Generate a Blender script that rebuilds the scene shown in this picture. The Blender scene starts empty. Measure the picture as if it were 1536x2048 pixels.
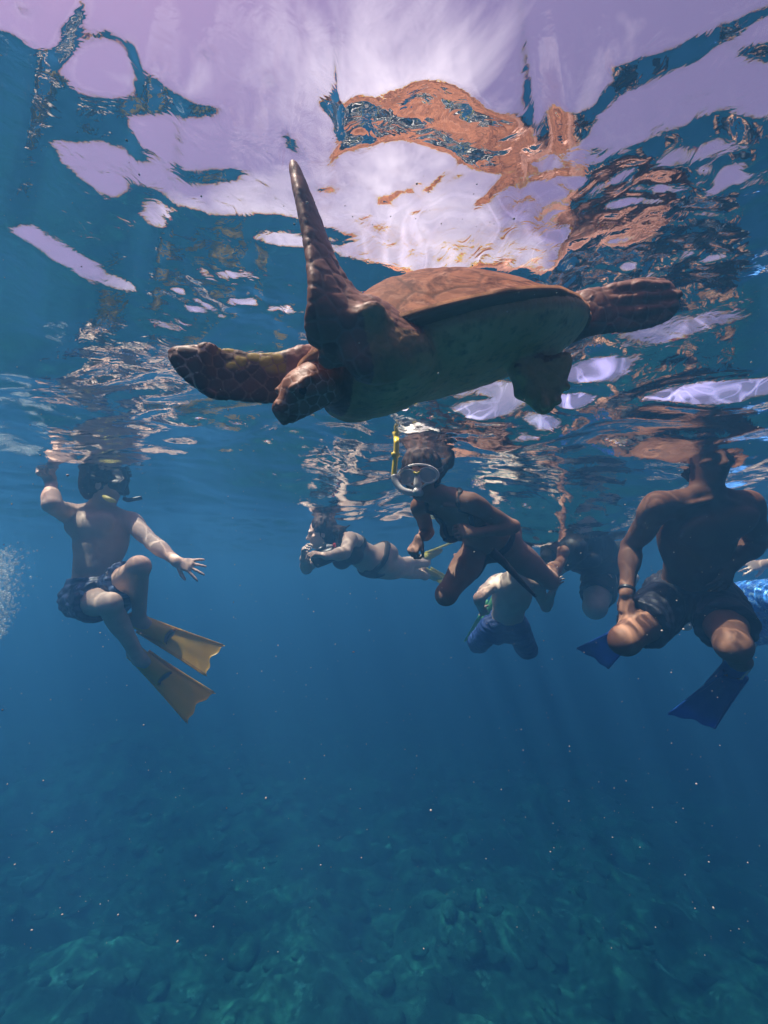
import bpy, math, random
import numpy as np
from mathutils import Vector, Matrix, kdtree

R = math.radians
scene = bpy.context.scene
col = scene.collection
rng = np.random.default_rng(11)
random.seed(5)

# ------------------------------------------------------------------ camera, sky, sun, exposure
PITCH = 9.75
CAM = np.array([0.0, 0.0, -0.64])
FPX = 850.0
cam_d = bpy.data.cameras.new('camera')
cam = bpy.data.objects.new('camera', cam_d); col.objects.link(cam)
cam.location = CAM
cam.rotation_euler = (R(90 + PITCH), 0, 0)
cam_d.sensor_fit = 'VERTICAL'; cam_d.sensor_height = 36.0
cam_d.lens = 36.0 * FPX / 2048.0
cam_d.clip_start = 0.02; cam_d.clip_end = 2000
scene.camera = cam

SUN_TO = Vector((-0.32, -0.06, 0.95)).normalized()
world = bpy.data.worlds.new('World'); scene.world = world; world.use_nodes = True
wn, wl = world.node_tree.nodes, world.node_tree.links
wn.clear()
w_out = wn.new('ShaderNodeOutputWorld'); w_bg = wn.new('ShaderNodeBackground')
sky = wn.new('ShaderNodeTexSky'); sky.sky_type = 'NISHITA'; sky.sun_disc = False
sky.sun_elevation = math.asin(SUN_TO.z); sky.sun_rotation = math.atan2(SUN_TO.x, SUN_TO.y)
sky.air_density = 1.0; sky.dust_density = 1.0; sky.ozone_density = 1.5
tint = wn.new('ShaderNodeMix'); tint.data_type = 'RGBA'; tint.blend_type = 'MULTIPLY'
tint.inputs[0].default_value = 1.0; tint.inputs[7].default_value = (1.50, 0.62, 0.68, 1)
w_tc = wn.new('ShaderNodeTexCoord')
w_map = wn.new('ShaderNodeMapping'); w_map.inputs['Scale'].default_value = (1.0, 1.0, 1.6); w_map.inputs['Location'].default_value = (0.35, 0.9, 0.2)
w_no = wn.new('ShaderNodeTexNoise'); w_no.inputs['Scale'].default_value = 2.6
w_no.inputs['Detail'].default_value = 7; w_no.inputs['Roughness'].default_value = 0.55; w_no.inputs['Distortion'].default_value = 0.8
w_rp = wn.new('ShaderNodeValToRGB')
w_rp.color_ramp.elements[0].position = 0.50; w_rp.color_ramp.elements[0].color = (0, 0, 0, 1)
w_rp.color_ramp.elements[1].position = 0.72; w_rp.color_ramp.elements[1].color = (1, 1, 1, 1)
w_mx = wn.new('ShaderNodeMix'); w_mx.data_type = 'RGBA'
w_mx.inputs[7].default_value = (7.2, 5.5, 6.3, 1)
wl.new(w_tc.outputs['Generated'], w_map.inputs[0]); wl.new(w_map.outputs[0], w_no.inputs['Vector'])
# glare ahead, painted into the sky colour as thicker pale cloud, thinner elsewhere
w_dot = wn.new('ShaderNodeVectorMath'); w_dot.operation = 'DOT_PRODUCT'; w_dot.inputs[1].default_value = (-0.05, 0.70, 0.71)
wl.new(w_tc.outputs['Generated'], w_dot.inputs[0])
w_mr = wn.new('ShaderNodeMapRange'); w_mr.interpolation_type = 'SMOOTHSTEP'
w_mr.inputs['From Min'].default_value = 0.93; w_mr.inputs['From Max'].default_value = 1.0; w_mr.inputs['To Min'].default_value = -0.02; w_mr.inputs['To Max'].default_value = 0.13
wl.new(w_dot.outputs['Value'], w_mr.inputs['Value'])
w_ad = wn.new('ShaderNodeMath'); w_ad.operation = 'ADD'; wl.new(w_no.outputs['Fac'], w_ad.inputs[0]); wl.new(w_mr.outputs[0], w_ad.inputs[1])
wl.new(w_ad.outputs[0], w_rp.inputs[0])
wl.new(sky.outputs[0], tint.inputs[6]); wl.new(tint.outputs[2], w_mx.inputs[6])
wl.new(w_rp.outputs['Color'], w_mx.inputs[0]); wl.new(w_mx.outputs[2], w_bg.inputs['Color'])
w_bg.inputs['Strength'].default_value = 0.118
wl.new(w_bg.outputs[0], w_out.inputs['Surface'])

sun_d = bpy.data.lights.new('sun', 'SUN'); sun = bpy.data.objects.new('sun', sun_d); col.objects.link(sun)
sun_d.energy = 5.0; sun_d.angle = R(0.5); sun_d.color = (1.0, 0.80, 0.66)
sun.rotation_euler = SUN_TO.to_track_quat('Z', 'Y').to_euler()
sun.location = (0, 0, 20)

vs = scene.view_settings
vs.view_transform = 'Standard'; vs.look = 'None'; vs.gamma = 1.0; vs.exposure = 0.50; vs.use_curve_mapping = False
cy = scene.cycles
cy.use_denoising = True
cy.max_bounces = 8; cy.diffuse_bounces = 2; cy.glossy_bounces = 4; cy.transmission_bounces = 4
cy.transparent_max_bounces = 16; cy.volume_bounces = 1
cy.sample_clamp_indirect = 3.0; cy.sample_clamp_direct = 12.0
cy.caustics_reflective = False; cy.caustics_refractive = False

# ------------------------------------------------------------------ helpers
_p = R(PITCH)
FW = np.array([0, math.cos(_p), math.sin(_p)]); UPV = np.array([0, -math.sin(_p), math.cos(_p)]); RT = np.array([1.0, 0, 0])
def V(*a): return np.array(a, float)
def nrm(v):
    v = np.asarray(v, float); return v / max(1e-9, np.linalg.norm(v))
def cv(x, y, z): return x * RT + y * UPV + z * FW          # right / up / away vector
def ray(px, py): return FW + RT * ((px - 768) / FPX) + UPV * ((1024 - py) / FPX)
def P(px, py, t): return CAM + t * ray(px, py)
def J(par, px, py, L, sgn):
    """joint seen towards (px,py) at bone length L from its parent; sgn -1 nearer, +1 farther"""
    r = ray(px, py); w = par - CAM
    a = r @ r; b = r @ w; c = w @ w - L * L
    D = b * b - a * c
    if D <= 0: t = b / a
    else: t = (b + sgn * math.sqrt(D)) / a
    q = CAM + t * r
    return par + nrm(q - par) * L
def lerp(a, b, t): return a + (b - a) * t

def mesh_np(name, v, quads, loc=(0, 0, 0), smooth=True):
    me = bpy.data.meshes.new(name)
    v = np.asarray(v, np.float32) - np.asarray(loc, np.float32)
    q = np.asarray(quads, np.int32)
    k = q.shape[1]
    me.vertices.add(len(v)); me.vertices.foreach_set('co', v.ravel())
    me.loops.add(q.size); me.loops.foreach_set('vertex_index', q.ravel())
    me.polygons.add(len(q)); me.polygons.foreach_set('loop_start', np.arange(len(q), dtype=np.int32) * k)
    me.update(calc_edges=True); me.validate()
    me.polygons.foreach_set('use_smooth', np.full(len(me.polygons), smooth))
    return me
def mesh_py(name, v, f, loc=(0, 0, 0), smooth=True):
    me = bpy.data.meshes.new(name)
    v = np.asarray(v, float) - np.asarray(loc, float)
    me.from_pydata(v.tolist(), [], [list(map(int, q)) for q in f]); me.update()
    me.polygons.foreach_set('use_smooth', np.full(len(me.polygons), smooth))
    return me
def link(name, me, mat, parent=None):
    o = bpy.data.objects.new(name, me); col.objects.link(o)
    if mat is not None: me.materials.append(mat)
    if parent is not None: o.parent = parent
    return o
def tag(o, label=None, cat=None, group=None, kind=None):
    if label: o['label'] = label
    if cat: o['category'] = cat
    if group: o['group'] = group
    if kind: o['kind'] = kind
    return o
def empty(name, loc):
    o = bpy.data.objects.new(name, None); col.objects.link(o); o.location = loc; o.empty_display_size = 0.1
    return o
def root_of(o):
    while o.parent is not None: o = o.parent
    return np.array(o.location)

def _hash(ix, iy, iz, s):
    n = (ix * 374761393 + iy * 668265263 + iz * 1274126177 + s * 974634777).astype(np.int64)
    n = (n ^ (n >> 13)) * 1274126177
    n = n ^ (n >> 16)
    return (n & 0xffff).astype(np.float32) / 65535.0
def vnoise(p, seed=0):
    p = np.asarray(p, np.float64)
    i = np.floor(p).astype(np.int64); f = p - i; f = f * f * (3 - 2 * f)
    out = 0
    for dx in (0, 1):
        for dy in (0, 1):
            for dz in (0, 1):
                w = (f[:, 0] if dx else 1 - f[:, 0]) * (f[:, 1] if dy else 1 - f[:, 1]) * (f[:, 2] if dz else 1 - f[:, 2])
                out = out + w * _hash(i[:, 0] + dx, i[:, 1] + dy, i[:, 2] + dz, seed)
    return out * 2 - 1
def fbm(p, oct=4, seed=0, gain=0.5):
    s = 0; a = 1
    for k in range(oct):
        s = s + a * vnoise(np.asarray(p) * (2 ** k) + 17.3 * k, seed + k); a *= gain
    return s

class Field:
    """signed distance field on a grid; shapes are blended and one continuous skin is pulled off it"""
    def __init__(s, lo, hi, h):
        s.h = h; s.lo = np.asarray(lo, float)
        s.n = np.ceil((np.asarray(hi, float) - s.lo) / h).astype(int) + 1
        s.F = np.ones(s.n, np.float32)
    def clone(s):
        c = Field.__new__(Field); c.h = s.h; c.lo = s.lo; c.n = s.n; c.F = np.ones(s.n, np.float32); return c
    def _sl(s, lo, hi):
        a = np.clip(np.floor((np.asarray(lo) - s.lo) / s.h).astype(int), 0, s.n)
        b = np.clip(np.ceil((np.asarray(hi) - s.lo) / s.h).astype(int) + 1, 0, s.n)
        if (b - a).min() <= 0: return None
        g = [(s.lo[i] + s.h * np.arange(a[i], b[i])).astype(np.float32) for i in range(3)]
        return (slice(a[0], b[0]), slice(a[1], b[1]), slice(a[2], b[2])), g[0][:, None, None], g[1][None, :, None], g[2][None, None, :]
    def _mix(s, sl, d, k, sub=False):
        A = s.F[sl]
        if sub:
            h = np.clip(0.5 - 0.5 * (d + A) / k, 0, 1); s.F[sl] = A * (1 - h) - d * h + k * h * (1 - h)
        elif k <= 0: s.F[sl] = np.minimum(A, d)
        else:
            h = np.clip(0.5 + 0.5 * (A - d) / k, 0, 1); s.F[sl] = A * (1 - h) + d * h - k * h * (1 - h)
    def cone(s, a, b, ra, rb, k=0.015, sub=False):
        a = np.asarray(a, float); b = np.asarray(b, float); m = max(ra, rb) + k + 2 * s.h
        r = s._sl(np.minimum(a, b) - m, np.maximum(a, b) + m)
        if r is None: return
        sl, X, Y, Z = r; ba = b - a; L2 = max(1e-9, ba @ ba)
        wx, wy, wz = X - a[0], Y - a[1], Z - a[2]
        t = np.clip((wx * ba[0] + wy * ba[1] + wz * ba[2]) / L2, 0, 1)
        d = np.sqrt((wx - t * ba[0]) ** 2 + (wy - t * ba[1]) ** 2 + (wz - t * ba[2]) ** 2) - (ra + (rb - ra) * t)
        s._mix(sl, d, k, sub)
    def ball(s, c, r, k=0.015, sub=False): s.cone(c, c, r, r, k, sub)
    def chain(s, pts, rad, k=0.012):
        for i in range(len(pts) - 1): s.cone(pts[i], pts[i + 1], rad[i], rad[i + 1], k)
    def slab(s, a, b, ua, ub, va, vb, ax, k=0.015, cap=None, sub=False):
        """segment a-b with an elliptical section: half width ua..ub along ax, half thickness va..vb across"""
        a = np.asarray(a, float); b = np.asarray(b, float); ba = b - a; L = np.linalg.norm(ba)
        e = nrm(ba) if L > 1e-6 else None
        ax = np.asarray(ax, float)
        if e is None:
            raise ValueError
        ax = nrm(ax - e * (ax @ e)); nx = np.cross(e, ax)
        m = max(ua, ub, va, vb) + k + 2 * s.h
        r = s._sl(np.minimum(a, b) - m, np.maximum(a, b) + m)
        if r is None: return
        sl, X, Y, Z = r
        wx, wy, wz = X - a[0], Y - a[1], Z - a[2]
        l = wx * e[0] + wy * e[1] + wz * e[2]
        t = np.clip(l / L, 0, 1); al = l - t * L
        u = wx * ax[0] + wy * ax[1] + wz * ax[2]; v = wx * nx[0] + wy * nx[1] + wz * nx[2]
        r1 = ua + (ub - ua) * t; r2 = va + (vb - va) * t
        rc = (np.minimum(r1, r2) if cap is None else cap)
        k0 = np.sqrt((u / r1) ** 2 + (v / r2) ** 2 + (al / rc) ** 2)
        k1 = np.sqrt((u / r1 ** 2) ** 2 + (v / r2 ** 2) ** 2 + (al / rc ** 2) ** 2)
        d = np.where(k1 < 1e-4, -np.minimum(r1, r2), k0 * (k0 - 1) / np.maximum(k1, 1e-4))
        s._mix(sl, d.astype(np.float32), k, sub)
    def ell(s, c, ax1, r1, ax2, r2, r3, k=0.02, sub=False):
        c = np.asarray(c, float); e1 = nrm(ax1); e2 = np.asarray(ax2, float); e2 = nrm(e2 - e1 * (e1 @ e2)); e3 = np.cross(e1, e2)
        m = max(r1, r2, r3) + k + 2 * s.h
        r = s._sl(c - m, c + m)
        if r is None: return
        sl, X, Y, Z = r; wx, wy, wz = X - c[0], Y - c[1], Z - c[2]
        k0 = 0; k1 = 0
        for e, q in ((e1, r1), (e2, r2), (e3, r3)):
            u = wx * e[0] + wy * e[1] + wz * e[2]
            k0 = k0 + (u / q) ** 2; k1 = k1 + (u / q ** 2) ** 2
        k0 = np.sqrt(k0); k1 = np.sqrt(k1)
        d = np.where(k1 < 1e-3, -min(r1, r2, r3), k0 * (k0 - 1) / np.maximum(k1, 1e-3))
        s._mix(sl, d.astype(np.float32), k, sub)
    def plane(s, c, n):
        """keep only what lies behind the plane"""
        X = (s.lo[0] + s.h * np.arange(s.n[0])).astype(np.float32)[:, None, None]; Y = (s.lo[1] + s.h * np.arange(s.n[1])).astype(np.float32)[None, :, None]
        Z = (s.lo[2] + s.h * np.arange(s.n[2])).astype(np.float32)[None, None, :]; n = nrm(n)
        s.F = np.maximum(s.F, ((X - c[0]) * n[0] + (Y - c[1]) * n[1] + (Z - c[2]) * n[2]).astype(np.float32))
    def mesh(s, relax=2):
        F = s.F.copy()
        F[0] = F[-1] = 1; F[:, 0] = F[:, -1] = 1; F[:, :, 0] = F[:, :, -1] = 1
        S = F < 0
        nx, ny, nz = F.shape
        c = np.zeros((nx - 1, ny - 1, nz - 1), np.uint8)
        for dx in (0, 1):
            for dy in (0, 1):
                for dz in (0, 1): c += S[dx:nx - 1 + dx, dy:ny - 1 + dy, dz:nz - 1 + dz]
        I = np.argwhere((c > 0) & (c < 8))
        idx = np.full(c.shape, -1, np.int32); idx[I[:, 0], I[:, 1], I[:, 2]] = np.arange(len(I))
        acc = np.zeros((len(I), 3)); cnt = np.zeros(len(I))
        cs = [(a, b, d) for a in (0, 1) for b in (0, 1) for d in (0, 1)]
        val = {q: F[I[:, 0] + q[0], I[:, 1] + q[1], I[:, 2] + q[2]].astype(np.float64) for q in cs}
        for q in cs:
            for axis in range(3):
                if q[axis]: continue
                p = list(q); p[axis] = 1; p = tuple(p)
                f0, f1 = val[q], val[p]; m = (f0 < 0) != (f1 < 0)
                t = f0[m] / (f0[m] - f1[m])
                w = np.tile(np.array(q, float), (m.sum(), 1)); w[:, axis] = t
                acc[m] += w; cnt[m] += 1
        v = (I + acc / cnt[:, None]) * s.h + s.lo
        quads = []
        for axis in range(3):
            A = [slice(None)] * 3; B = [slice(None)] * 3
            A[axis] = slice(0, -1); B[axis] = slice(1, None)
            E = np.argwhere(S[tuple(A)] != S[tuple(B)])
            o1, o2 = (axis + 1) % 3, (axis + 2) % 3
            E = E[(E[:, o1] > 0) & (E[:, o2] > 0)]
            ins = S[E[:, 0], E[:, 1], E[:, 2]]
            def cell(d1, d2):
                q = E.copy(); q[:, o1] += d1; q[:, o2] += d2
                return idx[q[:, 0], q[:, 1], q[:, 2]]
            Q = np.stack([cell(-1, -1), cell(0, -1), cell(0, 0), cell(-1, 0)], 1)
            Q[~ins] = Q[~ins][:, ::-1]
            quads.append(Q)
        Q = np.concatenate(quads); Q = Q[(Q >= 0).all(1)]
        for it in range(relax):
            v = smooth_v(v, Q, 0.5 if it % 2 == 0 else -0.4)
        return v, Q
def smooth_v(v, Q, w):
    a = np.concatenate([Q[:, 0], Q[:, 1], Q[:, 2], Q[:, 3], Q[:, 1], Q[:, 2], Q[:, 3], Q[:, 0]])
    b = np.concatenate([Q[:, 1], Q[:, 2], Q[:, 3], Q[:, 0], Q[:, 0], Q[:, 1], Q[:, 2], Q[:, 3]])
    n = np.bincount(a, minlength=len(v)).astype(float); n[n == 0] = 1
    m = np.stack([np.bincount(a, v[b, i], minlength=len(v)) for i in range(3)], 1) / n[:, None]
    return v + w * (m - v)
def normals(v, Q):
    fn = np.cross(v[Q[:, 2]] - v[Q[:, 0]], v[Q[:, 3]] - v[Q[:, 1]])
    out = np.zeros_like(v)
    for k in range(4):
        for i in range(3): out[:, i] += np.bincount(Q[:, k], fn[:, i], minlength=len(v))
    return out / np.maximum(1e-12, np.linalg.norm(out, axis=1))[:, None]
def set_attr(me, name, a):
    at = me.attributes.new(name, 'FLOAT', 'POINT'); at.data.foreach_set('value', np.asarray(a, np.float32))

def tube(pts, rad, seg=12, cap=True, ax=None, flat=1.0):
    """round (or flattened) tube through pts"""
    pts = np.asarray(pts, float); n = len(pts)
    rad = np.full(n, rad) if np.isscalar(rad) else np.asarray(rad, float)
    T = np.gradient(pts, axis=0); T /= np.linalg.norm(T, axis=1)[:, None]
    ref = np.asarray(ax, float) if ax is not None else (V(0, 0, 1) if abs(T[0][2]) < 0.9 else V(1, 0, 0))
    v = []; f = []
    a = nrm(ref - T[0] * (ref @ T[0]))
    for i in range(n):
        a = nrm(a - T[i] * (a @ T[i])); b = np.cross(T[i], a)
        for k in range(seg):
            th = 2 * math.pi * k / seg
            v.append(pts[i] + rad[i] * (math.cos(th) * a + math.sin(th) * b * flat))
    for i in range(n - 1):
        for k in range(seg):
            k2 = (k + 1) % seg
            f.append([i * seg + k, i * seg + k2, (i + 1) * seg + k2, (i + 1) * seg + k])
    if cap:
        f.append(list(range(seg))[::-1]); f.append([(n - 1) * seg + k for k in range(seg)])
    return v, f
def merge(*parts):
    v = []; f = []
    for a, b in parts:
        o = len(v); v += list(a); f += [[i + o for i in q] for q in b]
    return v, f
def spline(pts, n):
    pts = np.asarray(pts, float); m = len(pts)
    q = np.vstack([2 * pts[0] - pts[1], pts, 2 * pts[-1] - pts[-2]])
    out = []
    for t in np.linspace(0, m - 1, n):
        i = min(int(t), m - 2); u = t - i
        p0, p1, p2, p3 = q[i], q[i + 1], q[i + 2], q[i + 3]
        out.append(0.5 * (2 * p1 + (p2 - p0) * u + (2 * p0 - 5 * p1 + 4 * p2 - p3) * u * u + (3 * p1 - p0 - 3 * p2 + p3) * u ** 3))
    return np.array(out)

# ------------------------------------------------------------------ materials
def new_mat(name):
    m = bpy.data.materials.new(name); m.use_nodes = True
    n, l = m.node_tree.nodes, m.node_tree.links
    b = n['Principled BSDF']
    return m, n, l, b
def mixc(n, l, fac, c1, c2):
    mx = n.new('ShaderNodeMix'); mx.data_type = 'RGBA'
    if hasattr(fac, 'node'): l.new(fac, mx.inputs[0])
    else: mx.inputs[0].default_value = fac
    for c, i in ((c1, 6), (c2, 7)):
        if hasattr(c, 'node'): l.new(c, mx.inputs[i])
        else: mx.inputs[i].default_value = (*c, 1)
    return mx.outputs[2]
def noise(n, l, scale, detail=4, rough=0.55, dist=0.0, stretch=None, co='Object'):
    tc = n.new('ShaderNodeTexCoord'); out = tc.outputs[co]
    if stretch:
        mp = n.new('ShaderNodeMapping'); mp.inputs['Scale'].default_value = stretch; l.new(out, mp.inputs[0]); out = mp.outputs[0]
    t = n.new('ShaderNodeTexNoise'); t.inputs['Scale'].default_value = scale; t.inputs['Detail'].default_value = detail
    t.inputs['Roughness'].default_value = rough; t.inputs['Distortion'].default_value = dist
    l.new(out, t.inputs['Vector']); return t.outputs['Fac']
def ramp(n, l, src, p0, p1, c0=(0, 0, 0), c1=(1, 1, 1)):
    r = n.new('ShaderNodeValToRGB'); e = r.color_ramp.elements
    e[0].position = p0; e[1].position = p1; e[0].color = (*c0, 1); e[1].color = (*c1, 1)
    l.new(src, r.inputs[0]); return r.outputs['Color']
def bump(n, l, b, src, strength, dist):
    k = n.new('ShaderNodeBump'); k.inputs['Strength'].default_value = strength; k.inputs['Distance'].default_value = dist
    l.new(src, k.inputs['Height']); l.new(k.outputs[0], b.inputs['Normal'])
def attr(n, name):
    a = n.new('ShaderNodeAttribute'); a.attribute_name = name; return a.outputs['Fac']
def mat_simple(name, c1, c2, scale, rough=0.5, bs=0.1, bd=0.002, spec=0.5, stretch=None):
    m, n, l, b = new_mat(name)
    f = noise(n, l, scale, 5, stretch=stretch)
    l.new(mixc(n, l, ramp(n, l, f, 0.35, 0.65), c1, c2), b.inputs['Base Color'])
    b.inputs['Roughness'].default_value = rough; b.inputs['Specular IOR Level'].default_value = spec
    if bs: bump(n, l, b, f, bs, bd)
    return m
def mat_skin(name, c, rough=0.62):
    m, n, l, b = new_mat(name)
    f = noise(n, l, 9, 5); f2 = noise(n, l, 160, 3)
    base = mixc(n, l, ramp(n, l, f, 0.3, 0.7), tuple(x * 0.82 for x in c), tuple(min(1, x * 1.12) for x in c))
    base = mixc(n, l, ramp(n, l, noise(n, l, 3.5, 3), 0.45, 0.7), base, (c[0] * 1.02, c[1] * 0.8, c[2] * 0.72))
    l.new(base, b.inputs['Base Color']); b.inputs['Roughness'].default_value = rough
    b.inputs['Specular IOR Level'].default_value = 0.18
    bump(n, l, b, f2, 0.2, 0.0015)
    return m

# ------------------------------------------------------------------ setting: seabed, water surface, haze of the water
def grid_mesh(xs, ys, zf):
    X, Y = np.meshgrid(xs, ys, indexing='ij')
    v = np.stack([X.ravel(), Y.ravel(), zf(X.ravel(), Y.ravel())], 1)
    nx, ny = len(xs), len(ys)
    i = np.arange(nx * ny).reshape(nx, ny)
    q = np.stack([i[:-1, :-1].ravel(), i[1:, :-1].ravel(), i[1:, 1:].ravel(), i[:-1, 1:].ravel()], 1)
    return v, q

def bed_z(x, y):
    p = np.stack([x, y, 0 * x], 1)
    z = -6.2 - 0.085 * x - 0.0022 * np.clip(x, 0, 99) ** 2 - 0.035 * np.clip(y - 6, 0, 99)
    z = np.maximum(z, -10.4 + 0 * x)
    z = z + 0.55 * fbm(p * 0.22, 3, 3) + 0.24 * fbm(p * 0.8 + 5, 3, 9)
    lumps = np.clip(fbm(p * 1.5 + 31, 3, 21) + .1, 0, 1)
    z = z + 0.26 * lumps + 0.07 * fbm(p * 4.2, 2, 33)
    return z
def seabed():
    s = np.linspace(-1, 1, 430)
    xs = 3.2 * np.sinh(3.35 * s)
    ys = 7.0 + 3.0 * np.sinh(np.linspace(-2.1, 3.25, 430))
    v, q = grid_mesh(xs, ys, bed_z)
    me = mesh_np('seabed', v, q)
    m, n, l, b = new_mat('reef_floor')
    f1 = noise(n, l, 0.8, 7, 0.72); f2 = noise(n, l, 4.2, 8, 0.74); f3 = noise(n, l, 2.2, 7, 0.72)
    c = mixc(n, l, ramp(n, l, f2, 0.34, 0.70), (0.018, 0.09, 0.065), (0.12, 0.50, 0.34))
    c = mixc(n, l, ramp(n, l, f1, 0.42, 0.60), c, (0.022, 0.105, 0.085))
    c = mixc(n, l, ramp(n, l, f3, 0.60, 0.72), c, (0.28, 0.88, 0.66))
    l.new(c, b.inputs['Base Color']); b.inputs['Roughness'].default_value = 0.9; b.inputs['Specular IOR Level'].default_value = 0.1
    bump(n, l, b, f2, 0.7, 0.10)
    tag(link('seabed', me, m), kind='structure', label='dark mottled reef floor far below the swimmers')
    # coral heads too many to count: one mass of lumps, plates and branch clusters
    bv, bf = [], []
    import bmesh
    bm = bmesh.new(); bmesh.ops.create_icosphere(bm, subdivisions=2, radius=1)
    sv = np.array([w.co[:] for w in bm.verts]); sf = np.array([[w.index for w in p.verts] for p in bm.faces]); bm.free()
    N = 2400
    cx = rng.uniform(-12, 9, N); cyy = rng.uniform(3.0, 19, N)
    zz = bed_z(cx, cyy)
    base = 0
    for i in range(N):
        r = 0.03 + 0.15 * rng.random() ** 2.2
        sc = V(r * rng.uniform(0.6, 1.6), r * rng.uniform(0.6, 1.6), r * rng.uniform(0.3, 0.8))
        dn = np.clip(1 + 0.40 * vnoise(sv * 1.3 + i * 3.1, 5) + 0.22 * vnoise(sv * 3.2 + i, 8), .4, 2)
        bv.append(sv * dn[:, None] * sc + V(cx[i], cyy[i], zz[i] + 0.1 * sc[2]))
        bf.append(sf + base); base += len(sv)
    me = mesh_np('coral_reef', np.concatenate(bv), np.concatenate(bf))
    m = bpy.data.materials['reef_floor']
    tag(link('coral_reef', me, m), kind='stuff', label='lumpy coral heads scattered over the dark reef floor')
seabed()

# the swell: long low humps, then ripples, then the steep little facets near the camera
def hit(px, py):
    r = ray(px, py); t = -CAM[2] / r[2]; q = CAM + t * r; return q[0], q[1], t
# where the steep facets near the camera let the sky through and where they mirror the deep: outlines on the calm
# water plane, turned into slopes and summed outward into one height field
MAIN = [(-300,-400),(1840,-400),(1840,235),(1640,255),(1536,268),(1440,262),(1290,308),(1180,385),(1130,450),(1150,500),(1100,560),(850,560),(760,525),(655,512),(725,478),(640,450),(560,432),(430,435),(350,418),(310,392),(262,396),(240,416),(200,402),(120,352),(92,320),(180,322),(300,352),(250,268),(262,252),(390,246),(455,216),(430,200),(360,195),(320,160),(290,110),(240,78),(180,62),(150,92),(75,75),(0,48),(-100,20),(-300,-60)]
BRIGHT = [[(115,150),(155,105),(210,90),(250,100),(290,140),(300,155),(270,165),(275,205),(210,208),(150,195)],
          [(20,480),(60,475),(150,520),(240,570),(300,612),(230,588),(100,532)], [(500,482),(560,470),(690,482),(660,500),(560,496)], [(555,628),(600,628),(618,640),(580,642)],
          [(1310,340),(1440,318),(1520,330),(1430,352),(1330,362)], [(1390,385),(1480,360),(1512,395),(1450,420)], [(300,425),(350,425),(330,462),(285,450)]]
DARK = [[(640,215),(700,180),(760,165),(815,150),(890,150),(960,180),(990,215),(1040,245),(1080,290),(1120,330),(1060,370),(960,380),(900,350),(850,320),(760,300),(660,320),(680,290),(665,250)],
        [(1640,-20),(1536,60),(1500,75),(1420,115),(1300,135),(1235,150),(1235,185),(1190,240),(1085,235),(1080,300),(1150,325),(1190,300),(1215,245),(1270,215),(1330,195),(1400,178),(1460,140),(1536,95),(1640,60)],
        [(10,0),(40,-12),(70,0),(75,25),(40,35),(12,25)], [(105,40),(135,15),(165,30),(160,68),(125,72)], [(185,60),(215,65),(222,95),(195,90)],
        [(388,100),(405,94),(428,104),(415,116),(395,112)], [(335,352),(420,345),(492,345),(485,362),(455,376),(370,376)], [(1455,160),(1536,140),(1640,130),(1640,200),(1536,190),(1480,185)],
        [(690,180),(730,170),(745,235),(720,262),(700,235)], [(530,160),(545,150),(565,185),(550,190)], [(570,265),(600,270),(612,305),(585,300)], [(940,440),(1000,395),(1080,345),(1110,350),(1030,410),(960,450)],
        [(1120,465),(1180,420),(1290,330),(1320,345),(1230,440),(1150,490)]]
def pl(poly): return np.array([hit(px, py)[:2] for px, py in poly])
def plane_hit_poly(poly):
    out = []
    for px, py in poly:
        out.append(hit(px, max(py, -380))[:2])
    return np.array(out)
def inside(X, Y, poly):
    c = np.zeros(X.shape, bool); n = len(poly)
    for i in range(n):
        (x1, y1), (x2, y2) = poly[i], poly[(i + 1) % n]
        m = (y1 > Y) != (y2 > Y)
        with np.errstate(divide='ignore', invalid='ignore'):
            c ^= m & (X < (x2 - x1) * (Y - y1) / (y2 - y1 + 1e-12) + x1)
    return c
NTH, NR, RMAX = 620, 700, 3.8
TH = np.linspace(-R(85), R(85), NTH); RR = np.linspace(0.20, RMAX, NR)
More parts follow.
